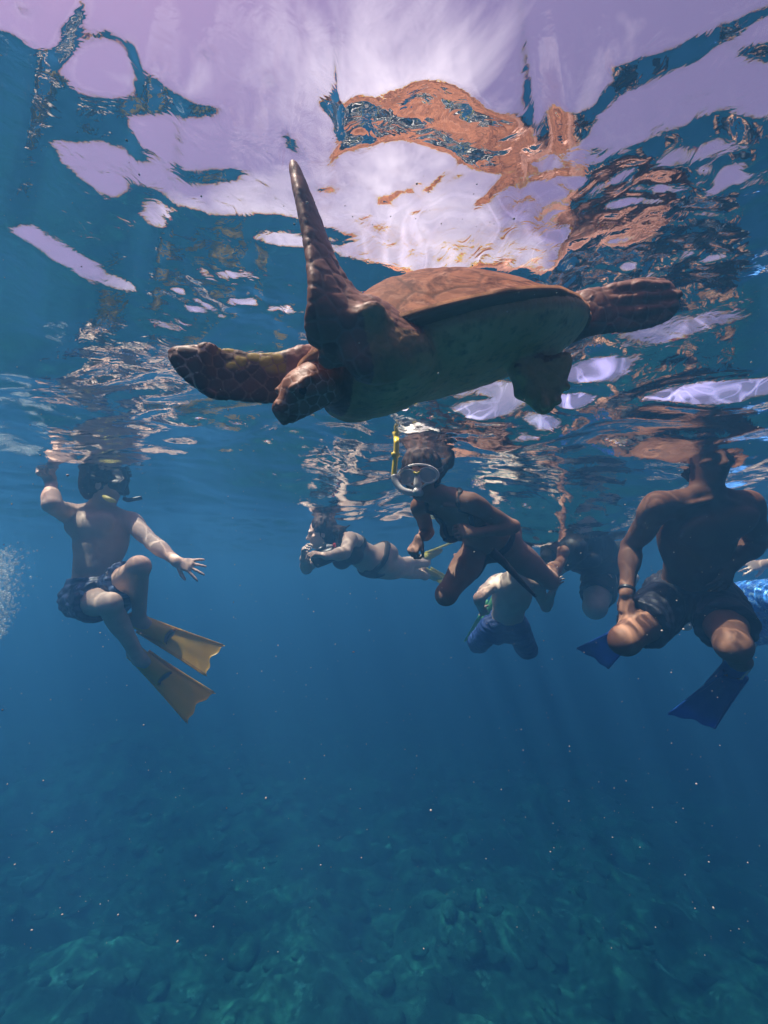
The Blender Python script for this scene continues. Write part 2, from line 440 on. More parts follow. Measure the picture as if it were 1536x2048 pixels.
def facets():
    A, Q = np.meshgrid(TH, RR, indexing='ij')
    X = np.sin(A) * Q; Y = np.cos(A) * Q
    pw = np.stack([X.ravel(), Y.ravel(), 0 * X.ravel()], 1)
    wx = (.012 * fbm(pw * 9, 3, 71)).reshape(X.shape); wy = (.009 * fbm(pw * 9 + 4, 3, 72)).reshape(X.shape)
    XX, YY = X + wx, Y + wy
    mk = inside(XX, YY, plane_hit_poly(MAIN))
    for p_ in BRIGHT: mk |= inside(XX, YY, plane_hit_poly(p_))
    for p_ in DARK: mk &= ~inside(XX, YY, plane_hit_poly(p_))
    m = mk.astype(float)
    for _ in range(2):
        m = (np.roll(m, 1, 0) + 2 * m + np.roll(m, -1, 0)) / 4; m = (np.roll(m, 1, 1) + 2 * m + np.roll(m, -1, 1)) / 4
    e = np.arctan2(-CAM[2], Q); need = (np.sin(e) - .661) / np.cos(e)
    d2 = inside(XX, YY, plane_hit_poly(DARK[0])).astype(float)
    for _ in range(2): d2 = (np.roll(d2, 1, 0) + 2 * d2 + np.roll(d2, -1, 0)) / 4; d2 = (np.roll(d2, 1, 1) + 2 * d2 + np.roll(d2, -1, 1)) / 4
    dark = np.maximum(need + .095 + .05 * d2, 0.0)
    dr = RR[1] - RR[0]
    win = (Q > .30) & (Q < 1.0)
    S = (dark * (1 - m) * win).sum(1, keepdims=True) * dr; nb = np.maximum((m * win).sum(1, keepdims=True) * dr, .12)
    bright = np.minimum(need - .10, np.clip(-S / nb, -.42, .05))
    g = (dark * (1 - m) + bright * m) * np.clip((Q - .20) / .1, 0, 1)
    h = np.cumsum(g, 1) * dr
    h = h - (h[:, -1:]) * np.clip((Q - 1.35) / 2.2, 0, 1)
    base = h[:, (RR < 1.0) & (RR > .35)].mean(1, keepdims=True) * 0.5
    h = (h - base * np.clip((3.6 - Q) / 2.0, 0, 1)) * np.clip((RMAX - Q) / .1, 0, 1)
    for _ in range(3): h = (np.roll(h, 1, 0) + 2 * h + np.roll(h, -1, 0)) / 4
    w = np.clip((Q - .22) / .13, 0, 1); w = w * w * (3 - 2 * w) * np.clip((R(85) - abs(A)) / R(12), 0, 1)
    return h * w
FH = facets()
def facet_z(x, y):
    a = np.arctan2(x, y); r = np.hypot(x, y)
    ia = np.clip((a - TH[0]) / (TH[1] - TH[0]), 0, NTH - 1.001); ir = np.clip((r - RR[0]) / (RR[1] - RR[0]), 0, NR - 1.001)
    i, k = ia.astype(int), ir.astype(int); u, v_ = ia - i, ir - k
    z = FH[i, k] * (1 - u) * (1 - v_) + FH[i + 1, k] * u * (1 - v_) + FH[i, k + 1] * (1 - u) * v_ + FH[i + 1, k + 1] * u * v_
    return np.where((r > RR[0]) & (r < RMAX) & (np.abs(a) < TH[-1]), z, 0.0)
PATCH = []
for (px, py, wx, wy) in ((900, 250, 190, 70), (1010, 310, 150, 50), (1180, 400, 170, 60), (1330, 430, 260, 70), (1300, 560, 300, 60), (800, 400, 170, 60), (1400, 880, 150, 40), (205, 880, 110, 50), (900, 870, 120, 40), (450, 610, 150, 80), (560, 900, 260, 60), (150, 830, 160, 50), (1150, 960, 200, 50)):
    x0, y0, t = hit(px, py); yb = hit(px, py - wy)[1]
    PATCH.append((x0, y0, wx / FPX * t, abs(yb - y0)))
WV = []
wrng = np.random.default_rng(23)
for k in range(46):
    lam = 0.11 * (22 ** (k / 45.0)); th = wrng.normal(1.25, 0.65)
    WV.append((math.cos(th) * 2 * math.pi / lam, math.sin(th) * 2 * math.pi / lam, wrng.uniform(0, 6.28), lam))
HUMPS = [(-1.75, 2.6, 0.8, 0.8, -0.045), (0.25, 2.1, 0.7, 0.7, 0.02), (1.55, 2.2, 0.75, 0.85, -0.19), (1.55, 3.4, 0.9, 0.8, -0.24), (1.12, 2.95, 0.45, 0.45, -0.13), (-0.35, 3.3, 0.9, 0.9, -0.17)]
def water_z(x, y):
    p = np.stack([x, y, 0 * x], 1)
    wxy = 0.10 * vnoise(p * 2.1, 41); wy2 = 0.10 * vnoise(p * 2.1 + 9, 42)
    z = np.zeros_like(x)
    near = np.clip((np.hypot(x * 0.8, y) - 0.70) / 0.85, 0, 1)
    rough = 0.35 + 0.65 * near
    busy = 0.55 + 0.75 * np.clip(0.5 + 0.9 * vnoise(p * 0.9 + 3, 77), 0, 1)
    far = np.clip(1.25 - y / 40, 0.3, 1)
    for (kx, ky, ph, lam) in WV:
        a = (0.0062 if lam < 0.5 else 0.0050) * lam ** 0.95 * far
        if lam < 0.9: a = a * near * busy * 1.15
        else: a = a * rough
        z = z + a * np.sin(kx * (x + wxy) + ky * (y + wy2) + ph)
    for (hx, hy, rx, ry, a) in HUMPS:
        z = z + a * np.exp(-((x - hx) / rx) ** 2 - ((y - hy) / ry) ** 2)
    z = z + facet_z(x, y)
    patch = np.zeros_like(x)
    for (px, py, wx, wy) in PATCH:
        patch = np.maximum(patch, np.exp(-((x - px) / wx) ** 2 - ((y - py) / wy) ** 2) / (1 + .2 * max(0, py - 1)))
    patch2 = np.exp(-((x - PATCH[0][0]) / (PATCH[0][2] * 1.1)) ** 2 - ((y - PATCH[0][1]) / (PATCH[0][3] * 1.3)) ** 2)
    patch = patch * (1 - .6 * patch2)
    z = z + patch * (0.0042 * vnoise(p * V(30, 34, 1), 63) + 0.0040 * vnoise(p * V(14, 17, 1), 64) + 0.0017 * vnoise(p * V(70, 75, 1), 65))
    z = z + 0.0032 * near * busy * vnoise(p * V(9, 13, 1), 61) + 0.0016 * near * vnoise(p * V(22, 30, 1), 62)
    return z
def water():
    N = 760
    xs = 0.45 * np.sinh(5.35 * np.linspace(-1, 1, N))
    ys = 0.55 + 0.42 * np.sinh(np.linspace(-3.2, 5.4, N))
    v, q = grid_mesh(xs, ys, water_z)
    me = mesh_np('water_surface', v, q)
    m = bpy.data.materials.new('sea_surface'); m.use_nodes = True
    n, l = m.node_tree.nodes, m.node_tree.links; n.clear()
    out = n.new('ShaderNodeOutputMaterial')
    f = noise(n, l, 26, 3, 0.5, 0.8); f2 = noise(n, l, 7, 2, 0.5, 1.0)
    bp = n.new('ShaderNodeBump'); bp.inputs['Strength'].default_value = 0.16; bp.inputs['Distance'].default_value = 0.012
    l.new(f, bp.inputs['Height'])
    fr = []
    for ior in (1.322, 1.335, 1.350):
        e = n.new('ShaderNodeFresnel'); e.inputs['IOR'].default_value = ior; l.new(bp.outputs[0], e.inputs['Normal']); fr.append(e.outputs[0])
    cf = n.new('ShaderNodeCombineColor')
    for i in range(3): l.new(fr[i], cf.inputs[i])
    inv = n.new('ShaderNodeInvert'); l.new(cf.outputs[0], inv.inputs['Color'])
    # painted caustics: noise lines in the transmitted colour, for light focused by ripples
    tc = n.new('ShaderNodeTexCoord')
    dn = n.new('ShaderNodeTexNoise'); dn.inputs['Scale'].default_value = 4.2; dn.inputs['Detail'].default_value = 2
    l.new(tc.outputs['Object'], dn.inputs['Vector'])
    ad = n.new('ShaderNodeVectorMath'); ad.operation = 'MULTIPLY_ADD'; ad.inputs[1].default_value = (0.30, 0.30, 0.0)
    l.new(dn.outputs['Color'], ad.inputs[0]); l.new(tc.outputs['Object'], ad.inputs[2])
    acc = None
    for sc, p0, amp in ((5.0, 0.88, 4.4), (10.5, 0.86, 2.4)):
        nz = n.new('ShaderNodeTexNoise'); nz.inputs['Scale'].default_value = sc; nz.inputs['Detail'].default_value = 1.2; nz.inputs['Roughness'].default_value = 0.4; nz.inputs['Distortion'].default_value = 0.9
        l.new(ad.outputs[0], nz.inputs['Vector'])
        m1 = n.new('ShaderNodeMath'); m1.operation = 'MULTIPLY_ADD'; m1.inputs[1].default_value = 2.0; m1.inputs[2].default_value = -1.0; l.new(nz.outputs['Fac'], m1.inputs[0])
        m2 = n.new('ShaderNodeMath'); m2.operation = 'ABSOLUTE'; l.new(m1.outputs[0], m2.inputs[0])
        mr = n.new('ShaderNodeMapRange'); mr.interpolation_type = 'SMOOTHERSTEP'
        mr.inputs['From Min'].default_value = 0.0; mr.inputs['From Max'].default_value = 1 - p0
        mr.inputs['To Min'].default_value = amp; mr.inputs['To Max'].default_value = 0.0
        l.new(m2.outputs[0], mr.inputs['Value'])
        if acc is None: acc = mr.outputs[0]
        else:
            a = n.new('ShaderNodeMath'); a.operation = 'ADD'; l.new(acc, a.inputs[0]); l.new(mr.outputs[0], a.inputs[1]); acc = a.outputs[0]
    pr = ramp(n, l, noise(n, l, 1.7, 2), 0.40, 0.62)          # patches where the painted lines are strong or weak
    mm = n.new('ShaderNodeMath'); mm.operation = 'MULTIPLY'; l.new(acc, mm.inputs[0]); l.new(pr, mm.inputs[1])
    sx = n.new('ShaderNodeSeparateXYZ'); l.new(tc.outputs['Object'], sx.inputs[0])     # the painted lines fade out over the near water overhead
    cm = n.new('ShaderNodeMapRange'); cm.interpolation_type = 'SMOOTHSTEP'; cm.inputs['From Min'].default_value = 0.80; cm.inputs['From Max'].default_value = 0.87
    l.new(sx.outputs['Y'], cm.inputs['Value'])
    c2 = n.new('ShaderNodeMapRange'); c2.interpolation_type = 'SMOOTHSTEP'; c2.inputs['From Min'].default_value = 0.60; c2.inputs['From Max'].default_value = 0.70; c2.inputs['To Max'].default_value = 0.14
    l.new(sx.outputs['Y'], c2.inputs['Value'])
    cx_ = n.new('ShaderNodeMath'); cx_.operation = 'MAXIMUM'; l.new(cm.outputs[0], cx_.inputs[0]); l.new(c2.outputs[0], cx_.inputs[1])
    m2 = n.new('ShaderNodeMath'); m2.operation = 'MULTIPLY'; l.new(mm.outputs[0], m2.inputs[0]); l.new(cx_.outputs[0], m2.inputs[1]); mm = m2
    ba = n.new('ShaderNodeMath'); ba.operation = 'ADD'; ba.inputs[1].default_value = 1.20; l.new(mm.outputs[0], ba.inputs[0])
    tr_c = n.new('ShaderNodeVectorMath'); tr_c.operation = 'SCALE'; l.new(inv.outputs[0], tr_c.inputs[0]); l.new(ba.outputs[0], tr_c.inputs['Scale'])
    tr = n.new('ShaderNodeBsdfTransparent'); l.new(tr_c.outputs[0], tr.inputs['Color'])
    gl = n.new('ShaderNodeBsdfGlossy'); gl.inputs['Roughness'].default_value = 0.0
    l.new(cf.outputs[0], gl.inputs['Color']); l.new(bp.outputs[0], gl.inputs['Normal'])
    rf = n.new('ShaderNodeBsdfRefraction'); rf.inputs['IOR'].default_value = 1.335; rf.inputs['Roughness'].default_value = 0.0
    l.new(inv.outputs[0], rf.inputs['Color']); l.new(bp.outputs[0], rf.inputs['Normal'])
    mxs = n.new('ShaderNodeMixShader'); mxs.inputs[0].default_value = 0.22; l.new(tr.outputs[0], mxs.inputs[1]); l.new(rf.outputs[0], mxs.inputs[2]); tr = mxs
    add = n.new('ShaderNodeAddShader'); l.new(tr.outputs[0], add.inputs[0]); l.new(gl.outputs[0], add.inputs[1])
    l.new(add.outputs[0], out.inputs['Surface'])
    tag(link('water_surface', me, m), kind='structure', label='rippled underside of the sea surface overhead')
water()

def haze():
    x0, x1, y0, y1, z0, z1 = -52, 52, -14, 52, -14, 0.45
    v = [(x, y, z) for x in (x0, x1) for y in (y0, y1) for z in (z0, z1)]
    f = [(0, 1, 3, 2), (4, 6, 7, 5), (0, 4, 5, 1), (2, 3, 7, 6), (0, 2, 6, 4), (1, 5, 7, 3)]
    m = bpy.data.materials.new('sea_water'); m.use_nodes = True
    n, l = m.node_tree.nodes, m.node_tree.links; n.clear()
    out = n.new('ShaderNodeOutputMaterial'); pv = n.new('ShaderNodeVolumePrincipled')
    pv.inputs['Color'].default_value = (0.042, 0.154, 0.305, 1); pv.inputs['Density'].default_value = 0.33
    pv.inputs['Absorption Color'].default_value = (0.06, 0.26, 0.42, 1); pv.inputs['Anisotropy'].default_value = 0.45
    l.new(pv.outputs[0], out.inputs['Volume'])
    o = link('haze', mesh_py('haze', v, f, smooth=False), m)
    tag(o, kind='stuff', label='blue sea water that far things fade into')
haze()

# ------------------------------------------------------------------ the turtle
def turtle():
    fwd = nrm(cv(-.91, -.28, -.307))
    e1 = nrm(cv(0, 1, 0) - fwd * (cv(0, 1, 0) @ fwd)); e2 = np.cross(e1, fwd)
    vdir = nrm(ray(915, 650)); 
    if e2 @ vdir < 0: e2 = -e2
    ph = R(1); dor = e1 * math.cos(ph) + e2 * math.sin(ph)
    lef = np.cross(dor, fwd)
    cen = P(893, 692, 0.85)
    def L(x, y, z): return cen + fwd * x + lef * y + dor * z
    root = empty('sea_turtle', cen)
    tag(root, 'large brown sea turtle gliding just under the surface with one front flipper raised', 'turtle')

    HL, W, H = 0.318, 0.218, 0.132
    # ---- carapace
    nr, nt = 84, 300
    ths = np.linspace(0, 2 * math.pi, nt, endpoint=False)
    def outline(th):
        c, s = np.cos(th), np.sin(th)
        w = W * (1 - 0.30 * np.clip(-c, 0, 1) ** 1.6) * (1 - 0.05 * np.clip(c, 0, 1))
        rear = np.clip(-c - 0.1, 0, 1)
        sc = 1 + 0.022 * rear * np.abs(np.sin(th * 12.5)) - 0.03 * np.exp(-(((th + math.pi) % (2 * math.pi) - math.pi) / 0.22) ** 2)
        return HL * np.sign(c) * np.abs(c) ** 0.94 * sc, w * np.sign(s) * np.abs(s) ** 0.90 * sc
    ox, oy = outline(ths)
    seeds = [(0.235, 0), (0.125, 0), (0.0, 0), (-0.115, 0), (-0.215, 0)]
    seeds += [(x, s * y) for s in (1, -1) for x, y in ((0.175, 0.115), (0.065, 0.135), (-0.06, 0.13), (-0.165, 0.095))]
    for k in range(26):
        th = 2 * math.pi * (k + 0.5) / 26; a, b = outline(np.array([th])); seeds.append((a[0] * 0.965, b[0] * 0.965))
    seeds = np.array(seeds)
    def scute(x, y):
        d = np.stack([np.hypot(x - a, y - b) - (0.0 if i < 13 else -0.022) for i, (a, b) in enumerate(seeds)], 1)
        o = np.argsort(d, 1)[:, :2]; r = np.arange(len(x))
        return d[r, o[:, 1]] - d[r, o[:, 0]], o[:, 0]
    v = []; ed = []; sid = []
    rr = np.linspace(0, 1, nr) ** 0.8
    X = rr[:, None] * ox[None]; Y = rr[:, None] * oy[None]
    e, i_ = scute(X.ravel(), Y.ravel())
    Z = (H * (1 - np.clip(rr, 0, 1) ** 2.0) ** 1.12)[:, None] * np.ones(nt)[None]
    Z = Z + 0.003 * np.exp(-((rr - 1) / 0.06) ** 2)[:, None] * 1.0
    Z = Z + 0.042 * (X / HL) * (1 - rr[:, None] ** 2) - 0.035 * np.clip(-X / HL - 0.35, 0, 1) * rr[:, None]
    Z = Z + 0.008 * np.exp(-(Y / 0.02) ** 2) * (1 - rr[:, None] ** 2)
    Z = Z - 0.0018 * np.exp(-(e.reshape(nr, nt) / 0.004) ** 2)
    pp = np.stack([X.ravel(), Y.ravel(), 0 * X.ravel()], 1)
    Z = Z + 0.0016 * fbm(pp * 36, 4, 4).reshape(nr, nt)
    top = np.stack([X, Y, Z], 2).reshape(-1, 3)
    rings = [(1.004, 0.004), (1.0, -0.006), (0.97, -0.013), (0.86, -0.02), (0.6, -0.03), (0.0, -0.03)]
    low = np.concatenate([np.stack([ox * a, oy * a, np.full(nt, b) - 0.035 * np.clip(-ox / HL - 0.35, 0, 1)], 1) for a, b in rings])
    lv = np.concatenate([top, low]); rows = nr + len(rings)
    ids = np.arange(rows * nt).reshape(rows, nt)
    q = np.stack([ids[:-1].ravel(), ids[1:].ravel(), np.roll(ids, -1, 1)[1:].ravel(), np.roll(ids, -1, 1)[:-1].ravel()], 1)
    wv = cen + lv[:, :1] * fwd + lv[:, 1:2] * lef + lv[:, 2:3] * dor
    me = mesh_np('carapace', wv, q, cen)
    set_attr(me, 'seam', np.concatenate([e, np.full(len(low), 0.02)])); set_attr(me, 'plate', np.concatenate([i_, np.zeros(len(low))]) * 0.37 % 1)
    und = np.concatenate([np.zeros(nr * nt), np.ones(len(low))]); und[nr * nt:nr * nt + nt] = .3; set_attr(me, 'under', und)
    m, n, l, b = new_mat('carapace_horn')
    f = noise(n, l, 15, 7, 0.68, 1.6); f2 = noise(n, l, 52, 6, 0.65, 0.8)
    c = mixc(n, l, ramp(n, l, f, 0.40, 0.60), (0.11, 0.036, 0.020), (0.44, 0.185, 0.10))
    c = mixc(n, l, ramp(n, l, f2, 0.52, 0.72), c, (0.52, 0.28, 0.19))
    c = mixc(n, l, attr(n, 'plate'), c, mixc(n, l, 0.5, c, (0.26, 0.115, 0.07)))
    c = mixc(n, l, ramp(n, l, attr(n, 'seam'), 0.0015, 0.006, (.9, .9, .9), (0, 0, 0)), c, (0.10, 0.045, 0.03))
    c = mixc(n, l, attr(n, 'under'), c, (0.34, 0.20, 0.13))
    l.new(c, b.inputs['Base Color']); b.inputs['Roughness'].default_value = 0.7; b.inputs['Specular IOR Level'].default_value = 0.1
    bump(n, l, b, f2, 0.25, 0.003)
    me.validate()
    link('carapace', me, m, root)

    # ---- one continuous skin: plastron, neck, head and the four flippers
    fld = Field(cen - V(.66, .36, .36), cen + V(.56, .36, .42), 0.0033)
    K = 0.03
    fld.ell(L(-.012, 0, -.018), fwd, .285, lef, .209, .072, K)
    fld.ell(L(.155, 0, -.045), fwd, .10, lef, .145, .058, K)
    fld.ell(L(-.205, 0, -.018), fwd, .075, lef, .11, .045, K)
    fld.ell(L(.175, .115, -.035), fwd, .06, lef, .045, .045, K)
    fld.ell(L(.175, -.125, -.030), fwd, .07, lef, .055, .055, K)
    # neck, head
    hc = P(606, 783, .69); HS = .92; hf = nrm(cv(-.62, -.52, -.40)); hu = nrm(cv(-.30, .80, -.42)); hu = nrm(hu - hf * (hu @ hf)); hl = np.cross(hu, hf)
    def Hd(x, y, z): return hc + (hf * x + hl * y + hu * z) * HS
    fld.cone(L(.215, -.02, -.03), Hd(-.045, 0, -.004), .060, .033, .02)
    fld.cone(L(.215, -.03, .0), Hd(-.03, 0, .004), .045, .029, .02)
    fld.ell(Hd(-.008, 0, .006), hf, .045, hl, .0335, .031, .010)
    fld.ell(Hd(-.028, 0, -.006), hf, .031, hl, .0365, .029, .010)
    fld.slab(Hd(.0, 0, -.004), Hd(.052, 0, -.010), .031, .0155, .026, .019, hl, .008)
    fld.cone(Hd(.045, 0, -.004), Hd(.060, 0, -.028), .0115, .006, .006)          # hooked beak
    fld.slab(Hd(-.03, 0, -.030), Hd(.042, 0, -.028), .029, .012, .011, .009, hl, .005)   # lower jaw
    for s in (1, -1):
        fld.ell(Hd(.016, s * .030, .010), hf, .0145, hu, .0115, .008, .005)          # eye mound
        fld.cone(Hd(-.004, s * .033, .021), Hd(.030, s * .025, .019), .006, .005, .006)  # brow
    for s in (1, -1):
        fld.slab(Hd(.056, s * .010, -.017), Hd(-.022, s * .0375, -.0185), .0017, .0017, .0020, .0018, hu, .003, sub=True)  # mouth line
        fld.ball(Hd(.058, s * .006, .002), .0024, .002, sub=True)
    # raised near front flipper
    def blade(stat, k=0.012):
        arr = np.array([np.concatenate([a_[0], [a_[1], a_[2]], a_[3]]) for a_ in stat]); arr = spline(arr, 4 * (len(stat) - 1) + 1)
        stat = [(r_[:3], max(r_[3], .003), max(r_[4], .003), nrm(r_[5:8])) for r_ in arr]
        for A, B in zip(stat[:-1], stat[1:]):
            (pa, ua, va, ca), (pb, ub, vb, cb) = A, B
            fld.slab(pa, pb, ua, ub, va, vb, ca + cb, k, cap=max(.004, min(va, vb)) * 1.2)
    def st(px, py, t, u, vth, c): return (P(px, py, t), u, vth, nrm(cv(*c)))
    blade([(L(.165, .08, -.03), .06, .045, nrm(cv(.9, -.3, .5))), (L(.185, .15, -.025), .065, .038, nrm(cv(.9, -.3, .5))), st(705, 676, .615, .062, .022, (.92, -.15, .45)), st(697, 642, .605, .060, .014, (.88, -.25, .45)), st(678, 598, .606, .050, .011, (.78, -.25, .6)),
           st(656, 548, .612, .037, .0095, (.60, -.05, .80)), st(642, 505, .620, .030, .0085, (.46, .1, .9)), st(627, 455, .625, .027, .0075, (.40, .1, .92)), st(610, 400, .628, .021, .0065, (.33, .1, .93)),
           st(596, 358, .630, .010, .0045, (.3, .1, .95)), st(586, 328, .630, .002, .0025, (.3, .1, .95))])
    for (px, py) in ((735, 622), (716, 596), (697, 572), (681, 553), (667, 532)):       # serrated trailing edge
        fld.ball(P(px, py, .625), .0070, .006)
    # far front flipper, spread broadside
    blade([(L(.165, -.11, -.02), .05, .04, nrm(cv(.1, 1, .1))), st(628, 742, .79, .046, .024, (.15, 1, .05)), st(575, 757, .76, .041, .012, (.08, 1, .1)), st(520, 757, .74, .0395, .0078, (.05, 1, .12)), st(470, 753, .725, .0395, .0066, (.12, 1, .28)),
           st(432, 745, .715, .0365, .0062, (.22, 1, .28)), st(400, 733, .695, .032, .0056, (.34, 1, .28)), st(368, 717, .69, .018, .005, (.5, 1, .28)), st(345, 705, .688, .007, .004, (.6, 1, .28))])
    fld.ball(P(424, 788, .70), .006, .006)
    # rear flippers
    blade([(L(-.20, -.07, -.015), .045, .03, nrm(cv(-.1, 1, .1))), st(1165, 628, .915, .050, .024, (.0, 1, .15)), st(1205, 622, .91, .046, .015, (-.05, 1, .1)), st(1255, 613, .90, .052, .0105, (-.1, 1, .1)), st(1305, 603, .89, .048, .008, (-.12, 1, .1)), st(1348, 597, .885, .032, .006, (-.15, 1, .1))])
    for dy, s, e_ in ((-32, 1225, 1330), (-8, 1215, 1352), (20, 1220, 1345)):
        fld.chain([P(s, 612 + dy, .905), P((s + e_) / 2, 604 + dy, .885), P(e_, 597 + dy * .75, .880)], [.0135, .013, .010], .006)
    blade([(L(-.19, .075, -.03), .04, .03, nrm(cv(.4, -1, .1))), st(1048, 748, .80, .040, .020, (.45, -1, .0)), st(1082, 760, .788, .042, .009, (.35, -1, 0)), st(1106, 768, .780, .045, .0065, (.3, -1, 0)), st(1120, 772, .776, .036, .005, (.3, -1, 0))])
    for (px, py) in ((1104, 722), (1124, 742), (1133, 774), (1116, 802), (1090, 812)):
        fld.chain([P(1080, 762, .786), P(px, py, .776)], [.009, .0075], .004)
    v, Q = fld.mesh(2)
    # scale pattern: seeds spread over the skin, large on head and flippers, small on the neck
    nv = len(v); N0 = normals(v, Q)
    loc = np.stack([(v - cen) @ fwd, (v - cen) @ lef, (v - cen) @ dor], 1)
    dh = np.linalg.norm(v - hc, axis=1)
    rad = np.full(nv, 0.0135)
    rad[dh < .055] = 0.0088
    neck = (dh > .055) & (dh < .17) & (loc[:, 0] > .12) & (np.abs(loc[:, 1]) < .12); rad[neck] = 0.0048
    inn = (np.abs(loc[:, 1]) < W * .98) & (loc[:, 0] < .24) & (loc[:, 0] > -.26) & (loc[:, 2] < .06); 
    plas = inn & (N0 @ dor < -.2)
    rad[inn & ~neck] = 0.007; rad[plas & (loc[:, 0] < .16)] = .045
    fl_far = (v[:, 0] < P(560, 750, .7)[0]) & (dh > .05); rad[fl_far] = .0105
    tipn = v @ UPV > (P(640, 520, .65) @ UPV); rad[tipn & (loc[:, 0] > .05)] = .0075
    order = rng.permutation(nv); cell = {}; seeds = []
    cs = .05
    # dart throwing on a hash grid
    for i in order[:60000]:
        p = v[i]; r = rad[i]; c = (int(p[0] // cs), int(p[1] // cs), int(p[2] // cs)); ok = True
        for a in (-1, 0, 1):
            for b_ in (-1, 0, 1):
                for d in (-1, 0, 1):
                    for (sx, sy, sz, sr) in cell.get((c[0] + a, c[1] + b_, c[2] + d), ()):
                        m_ = (r + sr) * .85
                        if (p[0] - sx) ** 2 + (p[1] - sy) ** 2 + (p[2] - sz) ** 2 < m_ * m_: ok = False; break
                    if not ok: break
                if not ok: break
            if not ok: break
        if ok: cell.setdefault(c, []).append((*p, r)); seeds.append(p)
    kd = kdtree.KDTree(len(seeds))
    for i, p in enumerate(seeds): kd.insert(p, i)
    kd.balance()
    edge = np.empty(nv, np.float32); cid = np.empty(nv, np.float32)
    for i in range(nv):
        (c1, i1, d1), (c2, i2, d2) = kd.find_n(v[i], 2)
        edge[i] = (d2 - d1) ; cid[i] = (i1 * 0.6180339) % 1
    er = edge / np.maximum(rad, .004)
    rel = np.clip(er / .45, 0, 1); amp = np.where(plas, .0008, np.where(neck, .0012, np.where(tipn & (loc[:, 0] > .05), .0007, .0015)))
    rag = (np.sin(cid * 40) * .5 + .5) * .0022 * ((np.abs(N0 @ dor) < .45) & (loc[:, 0] < -.27))
    v = v + N0 * (rag + (rel - 1) * amp + .0008 * fbm(v * 60, 2, 8))[:, None]
    me = mesh_np('body', v, Q, cen)
    set_attr(me, 'scale_edge', er); set_attr(me, 'scale_id', cid)
    belly = np.clip((-(N0 @ dor) - .05) * 2.2, 0, 1) * np.clip((.24 - loc[:, 0]) / .06, 0, 1) * inn
    belly = np.maximum(belly, .55 * inn * (N0 @ dor < .3))
    set_attr(me, 'belly', belly)
    yel = fl_far * np.clip(((v - P(470, 735, .7)) @ UPV) / .01, 0, 1) * (v[:, 0] > P(430, 740, .7)[0]) * (cid > .35)
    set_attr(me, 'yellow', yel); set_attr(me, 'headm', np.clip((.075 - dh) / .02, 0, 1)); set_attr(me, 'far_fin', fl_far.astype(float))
    set_attr(me, 'neck', np.where(neck, 1.0, np.where((dh < .055) | fl_far, 0.0, np.where(tipn & (loc[:, 0] > .05), .85, .75))))
    m, n, l, b = new_mat('turtle_skin')
    f = noise(n, l, 55, 5, 0.6); f2 = noise(n, l, 7, 4)
    dark = mixc(n, l, attr(n, 'scale_id'), (0.19, 0.088, 0.066), (0.36, 0.175, 0.13))
    dark = mixc(n, l, ramp(n, l, f, 0.4, 0.7), dark, (0.34, 0.18, 0.14))
    dark = mixc(n, l, attr(n, 'yellow'), dark, (0.34, 0.24, 0.03))
    dark = mixc(n, l, attr(n, 'headm'), dark, mixc(n, l, attr(n, 'scale_id'), (0.22, 0.095, 0.06), (0.50, 0.25, 0.165)))
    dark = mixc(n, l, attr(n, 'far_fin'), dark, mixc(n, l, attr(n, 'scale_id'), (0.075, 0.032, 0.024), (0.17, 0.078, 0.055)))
    dark = mixc(n, l, attr(n, 'yellow'), dark, (0.34, 0.24, 0.03))
    pale = mixc(n, l, attr(n, 'neck'), (0.72, 0.48, 0.39), (0.24, 0.13, 0.10))
    c = mixc(n, l, ramp(n, l, attr(n, 'scale_edge'), 0.10, 0.34, (1, 1, 1), (0, 0, 0)), dark, pale)
    bel = mixc(n, l, ramp(n, l, f2, 0.35, 0.65), (0.70, 0.42, 0.20), (0.88, 0.60, 0.32))
    bel = mixc(n, l, ramp(n, l, f, 0.5, 0.75), bel, (0.32, 0.22, 0.12))
    c = mixc(n, l, attr(n, 'belly'), c, bel)
    l.new(c, b.inputs['Base Color']); b.inputs['Roughness'].default_value = 0.5; b.inputs['Specular IOR Level'].default_value = 0.3
    bump(n, l, b, f, 0.3, 0.002)
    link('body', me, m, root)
    # ---- eyes
    em, n, l, b = new_mat('turtle_eye'); b.inputs['Base Color'].default_value = (0.008, 0.006, 0.006, 1); b.inputs['Roughness'].default_value = 0.08
    import bmesh
    for s in (1, -1):
        bm = bmesh.new(); bmesh.ops.create_uvsphere(bm, u_segments=20, v_segments=12, radius=.0078)
        me = bpy.data.meshes.new('eye'); bm.to_mesh(me); bm.free()
        me.polygons.foreach_set('use_smooth', np.full(len(me.polygons), True))
        o = link('eye', me, em, root); o.location = Vector(Hd(.018, s * .0325, .009) - cen)
    return root
turtle()

